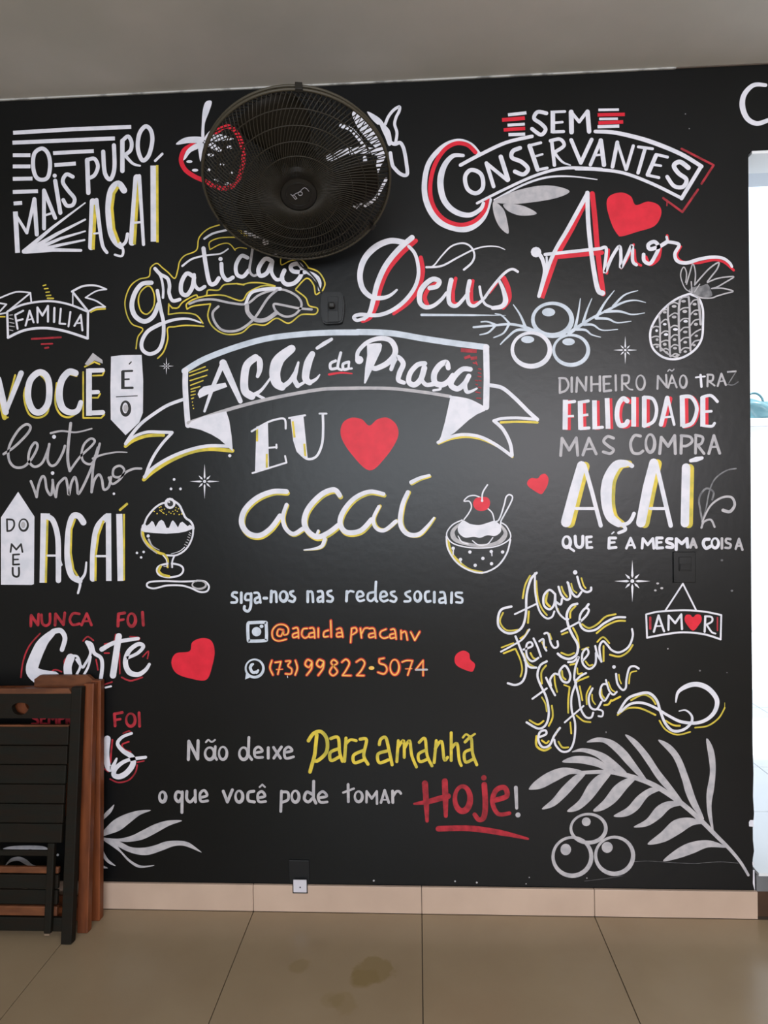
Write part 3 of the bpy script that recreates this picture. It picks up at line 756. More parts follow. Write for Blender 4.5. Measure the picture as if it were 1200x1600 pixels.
wr 17 95,1038 22,32; wl 14 98,1062 138,1090; ws 18 145,1005 150,1055 170,1070 188,1055 190,1005; wl 16 240,1008 212,1010 214,1072 243,1070; wl 14 214,1040 238,1038; wl 17 382,1015 345,1015 342,1074 384,1070; wl 14 342,1043 375,1040; wl 8 360,990 372,980; wl 15 445,1075 470,1015 494,1072; wl 11 455,1058 485,1055; wl 16 537,1074 542,1018 570,1055 600,1018 606,1075
wl 17 655,1015 622,1015 622,1074 658,1072; wl 14 622,1042 650,1040; ws 18 712,1020 688,1020 682,1038 714,1052 714,1070 682,1068; wl 19 737,1082 738,1020 770,1048 800,1018 804,1068; gl 16 820,1070 836,1020 855,1070; gl 11 828,1055 848,1055; ws 19 930,1022 904,1025 896,1050 912,1075 940,1062; wr 15 965,1045 20,28; gl 16 1005,1018 1005,1075; gs 14 1055,1022 1032,1020 1030,1040 1055,1052 1050,1072 1025,1072; gl 14 1086,1078 1105,1020 1125,1084; gl 10 1092,1062 1118,1062
#painted_flourish | thin curling grey plant flourish right of the largest AÇAÍ
F(860,570,3.75)
ds 8 1088,608 1030,620 965,668 932,740 912,840 890,920; ds 11 948,790 955,745 912,725 872,780 880,860 890,920 885,955; gs 9/14/20 890,920 935,830 1000,780 1060,776 1080,820 1052,860 1012,852; gs 12 885,955 900,920 940,908 962,950
#painted_lettering | white and yellow script words AQUI TEM FÉ FROZEN E AÇAÍ
F(760,860,4.615)
ys 13 315,182 280,250 262,345; ys 12 360,220 370,340 400,420 436,466; ys 12 120,450 98,515 145,575 230,572; yl 14 306,440 300,522; ys 16 440,305 430,370 458,405; ys 13 542,262 556,300 582,335; ys 11 612,240 625,285 650,305; ys 11 685,200 700,250 716,272; ys 14 642,402 608,440 604,485; ys 14 625,560 655,620 668,700; ys 13 540,738 590,755 632,740; yl 13 545,605 585,590; ys 13 795,597 860,545 940,510 1000,508; ys 13 690,532 740,560 800,532 860,478 932,460; ys 11 515,420 530,465 560,490
ys 13 125,742 205,710; ys 12 210,710 245,790 258,860 246,910; yl 11 110,700 195,668; ys 13 245,635 280,610 300,575; ys 13 318,740 335,772 352,782; ys 11 402,662 415,690 432,700; ys 12 270,745 300,810 355,845; yl 11 455,600 470,640
ys 13 430,830 397,880 400,960; ys 13 472,1120 478,1200 450,1265; ys 13 312,1225 370,1255 412,1230; ys 11 400,1060 425,1105 435,1160; ys 12 490,900 495,960 510,1020; ys 14 545,870 550,910 570,930; yl 13 605,825 650,815; ys 12 655,850 660,890 690,885; yl 13 650,945 735,910; ys 12 690,715 735,700; ys 12 715,800 740,830 765,825; ys 13 890,752 960,765 1020,732 1055,682; ys 12 800,660 842,625 886,668; yl 13 845,690 845,798; ys 10 560,970 600,985
ys 16 362,1340 362,1410 415,1442 462,1422; ys 13 400,1370 430,1390 450,1375; ys 13 600,990 590,1080 590,1170; ys 13 520,1380 548,1420 590,1420; ys 12 650,1190 700,1230 750,1238; yl 12 672,980 692,1080; ys 12 605,1240 612,1320; ys 11 500,1330 515,1290; ys 14 828,1000 832,1040 850,1065; ys 14 850,1115 880,1110 900,1080; yl 14 905,1085 965,1055; ys 11 750,980 722,1040 724,1110; ys 10 955,895 960,930 972,960; ys 10 1082,870 1040,885 1028,960; ys 10 762,1040 765,1080 785,1110; ys 10 880,950 900,1000 925,1020
ws 17 180,405 110,425 85,480 90,550 145,595 210,590 262,545 285,450 290,320 320,210 362,162; ws 14 350,165 352,300 380,430 430,488 472,480 490,440; wl 13 205,460 368,382; ws 16 492,312 455,285 415,325 415,395 455,425 488,390 496,315; ws 15/12 496,315 502,400 525,455 570,497 592,495; ws 16 500,370 535,390 545,350; ws 16 520,262 540,320 575,355 605,335 590,235; ws 16 585,230 620,310 655,335 685,300; ws 16 655,190 680,270 720,300 752,290 755,268; wd 32 640,158
ws 18 655,385 612,400 580,460 590,540 620,610 658,680 650,750 600,782 548,770 515,745; wl 14 540,585 670,515; ws 16 670,520 720,470 738,430 712,418 675,470 680,545 725,580 790,570 850,525 930,485 1000,482; wl 18 722,408 736,388
ws 16 210,620 250,720 282,800 285,880 260,945 210,970 155,958; ws 13 105,730 180,690 260,640 310,570; ws 15 268,715 330,690 320,662 290,680 292,760 330,800 375,775; ws 15 275,790 310,840 360,845; ws 15 340,635 370,700 392,765; ws 15 382,655 410,640 415,690 432,722; ws 15 418,600 445,600 465,670 490,702 515,690 512,655
ws 16 435,800 388,830 368,900 390,970 432,1060 450,1170 430,1255 375,1285 290,1240; wl 14 332,1070 435,995; ws 15 430,918 460,980 495,1045; ws 15 466,975 460,930 490,890 515,895; wo 16 560,832 525,880 548,940 590,950 605,905 585,850; ws 15 590,805 630,800 665,768 640,850 636,938 680,905 718,885; ws 15 690,800 735,745 722,708 692,745 695,815 740,855 785,820 790,740; ws 15 785,690 800,750 830,802; ws 15 828,802 815,700 840,655 870,680 905,720 960,735 1025,695 1055,620 1050,568
ws 16 385,1345 430,1325 425,1298 385,1312 375,1370 405,1418 455,1405 490,1335 530,1280; ws 15 648,952 615,1050 615,1150 640,1250 632,1370 600,1440 545,1450 500,1405 490,1365; ws 15 640,950 665,1050 680,1140 715,1200 755,1205 770,1170; wl 13 565,1240 700,1122; ws 15 765,995 738,1060 750,1130 795,1145 830,1090; ws 13 800,1145 838,1160 835,1195 808,1195; ws 14 868,965 835,970 818,1035 850,1085 885,1035; ws 14 862,935 885,1010 915,1040 940,1020; ws 15 935,890 945,960 980,1005 1005,990 1010,930 1030,850 1065,835 1098,852; wd 26 920,840
#painted_flourish | large looping white and yellow flourish under the hanging sign
F(940,840,5)
ys 14 125,1385 200,1335 300,1333 420,1385; ys 14 230,1270 320,1228 385,1250 422,1300; ys 12 452,1430 500,1500 590,1540 692,1518; ys 14 500,1430 560,1465 612,1470; ys 12 730,1485 830,1470 915,1410 962,1330; ys 4 962,1330 962,1290
ws 10/36/40/36/28/24/20/20/18 580,1285 600,1205 680,1155 760,1148 840,1185 900,1265 888,1350 830,1415 740,1448 620,1438 520,1390 420,1330 320,1292 225,1300 150,1360; ws 18/22/20/22/20/8 130,1370 200,1262 290,1222 370,1215 430,1270 460,1360 500,1455 560,1510 640,1500 698,1450 705,1395 660,1350 605,1355
#painted_sign_drawing | hanging sign reading AMOR with a red heart for the O
F(940,840,5)
ml 18 380,625 380,712; ml 12 905,625 905,725; ws 14 348,600 450,578 640,568 800,578 935,605; wl 14 935,605 930,795; ws 15 930,795 800,755 640,740 500,755 355,782; wl 14 355,782 348,600; wl 13 495,575 635,360 740,570
wl 17 408,735 445,608 488,732; wl 11 422,692 472,690; wl 17 522,720 524,610 575,668 622,600 628,715; rf 0 714,727 660,670 648,635 660,605 690,602 714,622 740,600 772,605 782,640 765,675; wl 17 805,735 810,618; ws 15 808,615 858,620 862,655 815,682; ws 15/13 825,688 860,738 890,750
#painted_lettering | dark red words NUNCA FOI
F(0,930,3.4286)
ml 15 165,165 167,108 203,160 207,102; ms 14 222,105 226,148 245,163 266,148 268,100; ml 15 295,160 298,100 340,158 347,95; ms 14 425,100 392,98 374,130 390,158 425,153; ml 14 437,160 465,98 490,160; ml 10 448,140 480,138; ml 16 632,165 635,100 668,95; ml 13 635,135 662,130; mr 15 705,132 21,34; ml 16 763,92 768,160
#painted_lettering | white script word CORTE with thin red outline, cut off by the chairs
F(0,930,3.4286)
ms 8 215,205 158,270 125,350 112,440; ms 8 445,245 470,222 500,242; ms 8 560,262 608,248 620,210; ms 8 640,310 642,420; ms 9 652,440 700,458 762,440; ms 8 695,222 745,228 742,240; ms 7 765,330 795,300 790,340; ms 8 350,380 345,350 380,315; ms 8 515,345 525,400; ms 8 560,310 585,310; ms 8 555,480 600,465; ms 8 380,390 380,430; ms 8 440,430 455,460; ms 8 250,440 290,400 330,410
ws 24/26/30 332,292 348,230 325,190 285,195; ws 30/60/66/60 285,198 232,250 195,320 170,400 195,440; wc 0 165,440 175,380 230,400 300,410 335,440; ws 44 378,335 362,385 368,445; ws 13 378,325 415,330 430,380 410,425; ws 14 410,345 440,385 455,370 485,310 465,255; ws 20 465,252 490,265 505,310 540,335 548,380 540,450; ws 13 430,455 470,390 485,330
wl 34 636,220 605,430; ws 26/22/18 545,290 620,252 740,232; ws 16/22/30/16 672,340 735,312 768,275 740,262 690,300 672,360 692,412 740,425 780,400 800,370; ws 10 565,495 595,488
#painted_heart | tilted red heart right of the word CORTE
F(0,930,3.4286)
rf 0 1105,453 1020,446 945,418 918,362 942,312 1015,300 1030,252 1080,230 1130,242 1150,298 1138,375
#painted_lettering | dark red word FOI with SEMPRE mostly hidden by the chairs
F(0,930,3.4286)
ml 15 617,700 613,636 655,628; ml 13 617,668 645,664; mr 14 700,668 24,34; ml 15 745,630 748,702
ms 14 205,635 180,635 175,655 200,668 200,688 172,690; ml 14 245,632 220,632 220,690 248,690; ml 12 220,660 240,660; ml 14 262,690 264,635 282,665 300,635 302,690; ml 14 318,692 318,635; ms 13 318,635 342,640 340,660 318,664; ml 14 358,692 358,635; ms 13 358,635 380,640 376,660 358,664; ml 12 365,665 382,690; ml 14 418,632 394,632 394,690 420,690; ml 12 394,660 412,660
#painted_lettering | white script letters IS with red outline beside the chair posts
F(0,930,3.4286)
ms 9 602,775 595,850 592,895; ms 8 660,740 690,728 705,738; ms 9 690,785 655,800 665,825 700,840; ms 8 590,985 635,1003 690,990 725,950 735,910; ms 7 735,895 772,888; ms 8 560,930 580,945
ws 36/34/30/10 575,770 568,850 580,922 600,925 625,875; ws 14/20/30/30/24/16 705,740 655,760 630,795 660,835 705,865 712,905 680,950 640,972 610,962 622,925 680,885 780,868
#painted_lettering | small white words SIGA-NOS NAS REDES SOCIAIS
F(350,910,6)
ps 24 120,96 88,96 78,125 118,150 115,185 70,188; pl 26 162,97 162,190; ps 22 250,108 208,110 200,160 245,165; ps 26 254,105 250,225 225,270 192,255 192,225; ps 22 285,98 325,105 342,190; ps 24 335,135 292,155 298,192 335,180; pl 28 375,148 400,148; pl 28 445,82 440,182; ps 24 450,95 485,92 492,182; pr 26 558,130 34,46; ps 24 648,82 620,95 635,122 665,145 650,180 612,172
pl 26 785,85 785,182; ps 24 785,92 825,92 835,182; ps 24 882,85 922,90 928,182; ps 24 920,130 882,148 885,180 925,172; ps 24 1005,78 972,90 978,118 1018,142 1008,178 968,175
F(540,910,6)
pl 26 12,85 8,175; ps 20 12,110 40,82 75,88; ps 22 108,140 165,122 150,88 115,92 105,140 130,175 172,165; ps 22 262,92 215,105 208,155 240,175 272,145; ps 24 285,-5 280,80 282,160 295,178; ps 22 328,138 385,122 370,88 335,95 325,150 355,178 395,165; ps 22 458,85 425,95 435,120 475,145 460,180 420,172
ps 22 603,82 562,100 572,125 605,148 600,175 552,178; pr 24 675,130 30,46; ps 24 780,85 752,95 745,140 760,178 795,175; pl 26 832,92 832,185; ps 22 888,92 925,100 938,195; ps 22 925,145 882,158 885,190 928,185; pl 26 995,97 992,190; ps 22 1090,98 1038,98 1040,130 1090,150 1088,188 1038,185
#painted_logo | white rounded-square camera logo left of the handle
F(350,910,6)
ps 30 245,378 380,374 395,395 398,525 380,545 248,550 228,535 224,395 245,378; px 0 305,462 44,44; px 0 352,412 18,16
#painted_lettering | orange and yellow handle @acaidapracanv
F(350,910,6)
qs 26 555,445 512,440 500,490 535,502 558,455 562,490 598,480 602,430 562,396 500,400 455,452 460,520 510,548 585,532; qs 28 648,432 692,428 700,520; qs 28 690,470 648,485 652,515 692,505; qs 28 782,430 742,438 730,490 758,520 788,508; qs 28 805,428 842,432 852,520; qs 28 840,470 802,480 802,512 842,508; ql 30 885,430 885,512; qs 28 978,448 940,465 938,508 978,505; ql 30 1002,358 1006,510; qs 28 1058,440 1098,432 1115,512; qs 28 1105,470 1062,476 1062,508 1102,505
F(540,910,6)
ql 28 58,430 48,562; qs 28 58,430 95,425 105,460 62,490; ql 30 140,430 150,518; qs 26 152,480 178,432 212,426; qs 28 222,432 268,435 282,520; qs 28 265,475 222,485 226,515 268,508; qs 28 380,438 332,460 325,498 358,522 400,512; qs 28 425,442 460,442 475,530; qs 28 455,480 418,490 424,522 462,515; ql 28 520,450 522,530; qs 28 525,475 562,462 580,538; ql 28 612,465 650,542 695,462
#painted_logo | white speech bubble logo with telephone handset inside
F(370,1000,7.5)
pr 26 208,332 104,104; pc 0 108,385 98,462 172,432 140,395; ps 34 178,288 158,325 185,378 240,372; pl 26 165,295 190,282; pl 26 232,385 250,355
#painted_lettering | orange and yellow phone number (73) 99822-5074
F(370,1000,7.5)
qs 36 412,240 390,325 425,408; ql 34 450,262 518,252 482,400; ql 20 465,345 538,342; qs 34 575,248 630,248 600,300 645,340 635,395 572,395; qs 36 688,240 710,325 685,408; qs 38 878,250 830,230 802,285 848,318 882,262; qs 38 882,262 875,335 820,410; qs 38 1018,250 965,230 938,285 985,318 1020,262; qs 38 1020,262 1010,335 955,412; wl 8 592,420 596,440
F(510,1000,6.667)
qo 32 78,205 50,235 80,275 115,330 72,370 35,335 65,275 115,240; qs 32 162,230 205,200 240,240 205,315 168,368; ql 32 168,368 256,370; qs 32 312,228 365,200 400,240 365,315 318,368; ql 32 318,368 392,370; qx 0 470,292 30,20; ax 0 480,290 20,12; ql 32 602,188 552,198; qs 32 552,198 555,240 612,262 632,310 600,352 538,335; qr 32 712,282 48,78; qs 30 790,228 840,212 898,215; ql 28 898,215 848,365; ql 16 825,300 890,298; ql 28 1008,370 1008,212 932,308; gl 20 932,310 1048,308
#painted_heart | small tilted red heart right of the phone number
F(340,900,2.857)
rf 0 1130,427 1075,405 1058,380 1065,350 1095,333 1122,345 1128,372 1148,392 1145,415
#painted_lettering | small white words NÃO DEIXE
F(230,1120,3.871)
gl 19 249,258 252,148 305,255 308,145; gr 17 378,222 28,36; gs 16 412,180 410,235 420,258; gs 11 355,154 370,140 390,152 410,140; gr 15 458,220 24,38; gr 17 583,222 26,36; gl 17 615,125 612,230; gl 17 612,230 632,258; gs 16 650,218 696,208 675,182 650,200 655,242 698,245; gl 18 732,187 732,250; gl 17 764,185 806,250; gl 17 812,182 766,250; gs 16 830,216 876,205 855,182 830,205 838,250 885,242
#painted_lettering | yellow hand-drawn words PARA AMANHÃ
F(460,1120,3)
ys 17 66,112 90,78 125,70 152,105 150,165 110,205 90,202; yl 17 105,85 95,180 73,258; ys 15 170,102 205,98 212,165 225,208; ys 15 205,150 168,168 172,205 210,188; yl 15 242,100 235,208; ys 13 240,130 262,108 290,112; ys 15 308,105 338,108 325,180 345,222; ys 15 322,158 278,180 282,215 325,202
ys 15 398,130 405,105 428,98 442,150 458,225; ys 15 435,160 392,175 398,215 440,202; yl 14 487,112 480,210; ys 14 485,145 512,112 515,190; ys 14 515,150 540,112 550,180 572,235; ys 14 585,120 612,102 622,180 645,230; ys 14 618,155 582,175 588,210 625,198; yl 14 665,112 655,215; ys 14 660,150 690,115 702,200 718,190; yl 14 735,75 735,205; ys 14 735,150 762,125 772,200 782,228; ys 14 800,118 828,100 835,170 855,225; ys 14 832,152 798,168 802,212 835,200; ys 10 790,97 805,82 825,92 846,80
#painted_lettering | small white words O QUE VOCÊ PODE TOMAR
F(230,1120,3.871)
gr 18 93,484 19,30; gs 18 210,460 180,455 170,490 190,514 212,485; gl 18 212,455 210,578; gs 18 240,452 240,498 262,515 290,485; gl 17 290,445 292,515; gs 16 325,488 362,475 345,445 320,465 325,510 366,508; gl 18 460,450 485,515 515,442; gr 17 556,482 22,34; gs 18 645,450 612,460 612,505 648,515; gs 16 672,490 712,480 695,452 670,468 675,512 716,512; gl 11 680,425 696,410 712,425; gl 17 812,450 808,572; gs 17 812,455 850,458 852,500 815,517; gr 17 896,482 22,34; gs 18 1000,470 965,455 950,495 975,515 1002,490; gl 18 1007,390 1005,490 1020,522; gs 16 1035,490 1086,480 1062,452 1035,475 1045,515 1088,515
F(530,1210,10.909)
gl 48 152,172 156,465; gl 38 68,310 250,242; gr 44 330,378 64,88; gl 42 465,475 468,290 555,412 640,290 645,500; gl 44 712,480 775,270 845,480; gl 26 740,432 815,432; gl 50 910,285 914,478; gs 44 925,365 970,295 1020,290 1050,325
#painted_lettering | large brushy red word HOJE underlined, with a white exclamation mark
F(460,1120,3)
ml 28/26/16 612,312 618,400 622,488; ml 28/28/18 705,302 708,380 710,465; ml 10/24/28 562,408 620,400 720,372; mr 24 788,384 36,58; ms 26/26/20 890,318 895,410 888,470 865,482 845,458; md 26 888,286; ms 24/24/18 935,392 995,372 985,332 945,345 928,400 955,455 1008,452; ms 26/28/26/10 675,525 800,522 900,532 1000,550 1095,572
gl 18/20/14 1038,332 1042,428; gd 24 1048,460
#painted_branch_drawing | large white palm branch in the lower corner by the doorway
F(800,1120,3)
gs 16/22/24/22/16/12 320,262 440,258 520,270 620,300 700,340 800,410 880,480 960,560 1020,620 1070,680 1108,742
gf 0 80,335 110,300 170,260 240,238 320,250 330,268 270,270 200,305 140,335 90,342
gf 0 350,120 400,97 470,110 530,155 580,220 640,310 590,275 540,225 480,160 425,120; gf 0 280,165 330,147 400,160 460,190 540,265 490,255 440,222 390,185 330,165; gf 0 235,212 290,185 370,188 430,215 490,262 450,258 400,235 320,218
gf 0 530,85 580,108 640,175 690,250 745,320 800,400 730,345 680,290 640,230 595,165; gf 0 685,110 740,130 790,190 830,290 860,380 900,480 850,430 815,360 795,290 755,190; gf 0 910,105 942,145 955,230 948,330 935,420 945,540 918,460 912,360 928,250
gf 0 140,432 190,385 240,325 300,272 345,266 305,315 250,375 195,420; gf 0 258,442 315,390 360,315 410,270 465,262 425,320 370,390 310,438; gf 0 380,440 430,390 480,325 535,290 580,288 540,335 485,400 425,438
gf 0 476,465 540,425 590,370 650,333 705,338 640,372 590,435 535,467; gf 0 570,517 630,480 680,420 740,395 815,408 745,428 695,475 635,512; gf 0 635,597 700,540 760,485 835,473 915,500 850,508 780,552 710,588; gf 0 708,675 780,615 850,585 930,580 1005,612 920,612 850,640 775,665
#painted_fruit_drawing | three white berry rings under the palm branch
F(800,1120,3)
gr 15 358,523 82,67; gr 17 282,655 90,90; gr 17 480,650 88,86; gd 42 348,492; gx 0 252,622 25,27; gx 0 446,612 26,26
#painted_crack_line | hairline grey crack mark across the foot of the mural
F(800,1120,3)
ds 1.6 570,680 640,676 760,684 860,688 900,684 980,680 1060,686; ds 1.4 340,770 440,758 520,745
#painted_leaf_drawing | white feathery leaves beside and behind the folded chairs
F(100,1240,4.8)
gf 0 270,215 300,155 345,110 377,82 360,130 330,165; gf 0 265,322 320,250 380,195 460,155 560,127 652,125 570,160 490,222 420,275 340,305
gf 0 270,328 400,338 500,318 590,275 680,230 780,202 886,203 790,240 690,295 600,340 520,358 430,360; gf 0 280,330 400,352 500,400 600,405 690,385 760,360 850,353 930,365 990,405 1032,442 960,412 890,390 820,395 740,425 640,458 560,458 480,435 410,400
gf 0 285,340 370,360 430,430 500,500 580,540 678,537 620,553 550,552 480,505 420,440 360,395; gf 0 262,392 290,420 330,490 388,542 330,520 285,465; gf 0 255,532 290,538 328,560 262,556
F(0,1260,6)
gf 0 30,400 140,370 400,372 460,425 360,422 280,402 200,425; gf 0 50,555 100,490 180,472 250,500 310,548 410,568 320,578 240,545 170,510 100,522
#painted_fruit_drawing | three pale round berries with feathery branches below DEUS and AMOR
F(740,440,4.286)
ps 14/16/20 0,305 120,295 240,285 330,300 410,330; ps 14/8 140,285 90,268 50,270; ps 16/8 150,290 100,340 42,356; ps 16/8 235,290 200,345 135,375; ps 14/8 240,280 190,228 145,215; ps 20/6 345,300 310,220 266,155; ps 22/8 380,325 290,325 225,375 180,420
ps 26/16/12 640,345 720,290 800,240 880,200 950,160; ps 22/5 680,310 700,220 715,113; ps 20/5 735,270 760,190 792,113; ps 22/5 825,235 880,140 942,60; ps 18/5 935,165 1010,90 1100,60; ps 18/5 890,195 1000,140 1080,125 1152,140; ps 20/5 880,200 980,200 1060,220 1145,210; ps 20/5 820,245 900,250 960,275 1055,265; ps 18/5 740,288 800,290 860,325 965,320; ps 20/5 690,320 750,325 790,355 850,372
pr 28 527,253 130,108; wr 27 385,455 126,112; pr 22 652,458 116,100; px 0 502,205 44,28; px 0 362,388 44,24; px 0 636,403 42,24
#painted_fruit_drawing | white outlined pineapple with scaly skin and jagged crown
F(1000,400,7.5)
df 0 570,410 610,370 640,360 720,350 790,330 830,400 840,470 720,490 630,462; gs 18 440,1190 330,1150 230,1060
wo 26 560,450 400,520 250,650 150,800 118,930 150,1080 260,1180 390,1210 520,1180 650,1090 725,960 738,780 735,620 690,500 620,460; gs 26 470,500 455,620 455,800 460,1000 470,1130; gs 24 570,480 582,620 580,800 588,1000 592,1110; gs 24 328,590 328,720 345,850 345,1000 352,1170; gs 22 225,690 235,820 235,980 240,1110; gs 28 682,500 700,650 710,800
gs 16 140,845 180,825 225,830; gs 16 135,955 185,940 230,948; gs 16 150,1045 190,1035 230,1045; gs 16 240,790 290,745 325,750; gs 16 240,915 290,880 335,885; gs 16 245,1010 300,988 340,995; gs 16 250,1110 300,1085 345,1105; gs 16 235,680 270,640 325,625
gs 16 340,570 400,545 445,560; gs 16 335,712 400,670 445,680; gs 16 350,845 400,815 450,825; gs 16 350,970 400,925 450,930; gs 16 350,1080 400,1040 450,1050; gs 16 360,1180 410,1145 460,1160; gs 16 460,640 510,610 570,605; gs 16 465,770 510,735 570,735; gs 16 470,880 515,840 575,835; gs 16 470,1000 520,960 580,955; gs 16 475,1110 525,1075 585,1080; gs 16 470,510 510,485 560,480
gs 16 590,570 630,520 690,510; gs 16 590,690 640,640 690,635; gs 16 595,810 640,755 700,740; gs 16 595,940 650,890 710,860; gs 16 600,1050 640,1000 700,985
gx 0 510,530 28,16 400,590 28,16 640,565 24,16 290,660 22,14 525,650 28,18 400,715 28,16 650,680 24,14; wx 0 535,765 26,16 415,860 28,16 305,920 26,16 290,800 22,14 195,875 16,16; gx 0 655,800 24,18 530,890 26,16 660,935 20,14 405,980 22,16 530,1010 22,16 290,1035 22,18 200,980 16,16 410,1080 24,16 530,1120 20,14 635,1045 18,14 310,1130 18,14 435,1170 20,12 200,1065 16,14
gs 13 610,430 530,380 480,260 482,180 515,130 545,200 535,310; gs 15 545,330 580,210 620,92 650,200 640,340; gs 17 640,340 720,245 820,140 922,75 905,150 840,235 790,300; gs 16 790,310 900,265 1020,245 1100,245 1005,305 910,360 840,382; gs 16 840,382 960,378 1092,412 1000,440 900,470 840,492 720,490 640,455; gl 14 610,430 600,300; gl 12 640,420 700,330
#painted_chip_mark | ragged pale chipped plaster marks at the doorway edge
F(1140,1280,8.883)
wc 0 268,40 285,12 330,12 335,105 270,100 ; wc 0 315,595 335,590 335,640 318,640; wc 0 325,705 345,700 352,1000 335,940 322,890 325,800
'''
paint_all(MURAL)

# ------------------------------------------------------------------ wall fan
M_FAN = mat('black_fan_plastic', (0.010, 0.0095, 0.008), 0.45, 0.5)
M_WIRE = mat('dark_fan_wire', (0.024, 0.020, 0.013), 0.5, 0.3)
M_RIM = mat('dusty_fan_rim', (0.05, 0.042, 0.027), 0.5, 0.4)
M_BLADE = mat('dark_translucent_blade', (0.013, 0.010, 0.006), 0.55, 0.2)
M_LOGO = mat('grey_print', (0.30, 0.29, 0.31), 0.5, 0.4)
FC = Vector((-0.3456, -0.33, 2.418))
TILT, PAN, FR = 1.0666, 0.237, 0.2785
axis = Vector((math.sin(PAN) * math.cos(TILT), -math.cos(PAN) * math.cos(TILT), -math.sin(TILT)))   # blowing direction
fu = Vector((math.cos(PAN), math.sin(PAN), 0))
fv = axis.cross(fu).normalized()            # points upwards and out from the wall
if fv.z < 0:
    fv = -fv
fu = fv.cross(axis)
# fan frame: x = fu, y = fv, z = axis
fan = empty('wall_fan', (0, 0, 0), 'round black wire-guard wall fan tilted down under the ceiling', 'fan')
FM = Matrix(((fu.x, fv.x, axis.x, FC.x), (fu.y, fv.y, axis.y, FC.y), (fu.z, fv.z, axis.z, FC.z), (0, 0, 0, 1)))
fan.matrix_world = FM
def guard(name, zs, depth, n, twist, rings, r_in):
    bm = bmesh.new()
    for k in range(n):
        a0 = 2 * math.pi * k / n
        pts = []
        for i in range(9):
            t = i / 8
            r = r_in + (FR - r_in) * t
            a = a0 + twist * (1 - t)
            z = zs + depth * (1 - t ** 3.0)
            pts.append((r * math.cos(a), r * math.sin(a), z))
        add_tube(bm, pts, 0.00155, seg=4)
    for t in rings:
        r = r_in + (FR - r_in) * t
        z = zs + depth * (1 - t ** 3.0)
        add_tube(bm, [(r * math.cos(2 * math.pi * k / 60), r * math.sin(2 * math.pi * k / 60), z) for k in range(60)], 0.0017, seg=5, closed=True)
    o = from_bm(name, bm, M_WIRE, fan, smooth=True)
    o['kind'] = 'stuff'
    return o
guard('front_guard', 0.004, 0.048, 128, 0.50, (0.30, 0.48, 0.66, 0.83), 0.055)
guard('back_guard', -0.012, -0.075, 96, -0.60, (0.25, 0.5, 0.75), 0.06)
bm = bmesh.new()
add_tube(bm, [(FR * math.cos(2 * math.pi * k / 96), FR * math.sin(2 * math.pi * k / 96), 0.004) for k in range(96)], 0.0042, seg=8, closed=True)
add_tube(bm, [(FR * math.cos(2 * math.pi * k / 96), FR * math.sin(2 * math.pi * k / 96), -0.012) for k in range(96)], 0.0042, seg=8, closed=True)
from_bm('rim', bm, M_RIM, fan, smooth=True)
for a in (92, 212, 332):
    bm = bmesh.new()
    x, y = FR * math.cos(R(a)), FR * math.sin(R(a))
    add_box(bm, (x * 1.005, y * 1.005, -0.004), (0.012, 0.020, 0.030), Matrix.Rotation(R(a), 3, 'Z'), bevel=0.002)
    from_bm('clip', bm, M_FAN, fan)
# front badge cap
bm = bmesh.new()
add_lathe(bm, [(0.0, 0.050), (0.036, 0.0515), (0.0365, 0.0535), (0.040, 0.0535), (0.0405, 0.0515), (0.052, 0.050), (0.061, 0.043), (0.063, 0.036), (0.0, 0.034)], 48)
hub = from_bm('hub_cap', bm, M_FAN, fan, smooth=False)
# lettering on the badge, in the slant seen on the fan; photo pixels mapped on the badge disc
bm = bmesh.new()
INV = FM.inverted()
def badge(px, py):
    q = Vector((430 + px / 16, 265 + py / 16))
    d = ray(q.x, q.y)
    o0 = Vector((0, -DIST, CZ))
    c0 = FM @ Vector((0, 0, 0.0536))
    t = (c0 - o0).dot(axis) / d.dot(axis)
    v = INV @ (o0 + d * t)
    return (v.x, v.y, 0.0538)
def badge_stroke(P, wd):
    Q = [Vector(badge(*p)) for p in P]
    add_tube(bm, Q, wd, seg=5)
badge_stroke([(845, 545), (790, 480), (735, 450), (690, 475), (655, 510), (630, 540)], 0.0010)
badge_stroke([(560 + 130 * 0.5 + 55 * math.cos(a / 10 * 2 * math.pi), 600 + 48 * math.sin(a / 10 * 2 * math.pi)) for a in range(11)], 0.0013)
badge_stroke([(570, 575), (510, 600), (470, 630), (545, 725)], 0.0011)
badge_stroke([(385, 615), (430, 655), (500, 740)], 0.0012)
badge_stroke([(430, 655), (470, 630)], 0.0011)
badge_stroke([(500, 740), (545, 725)], 0.0010)
from_bm('badge_lettering', bm, M_LOGO, hub)
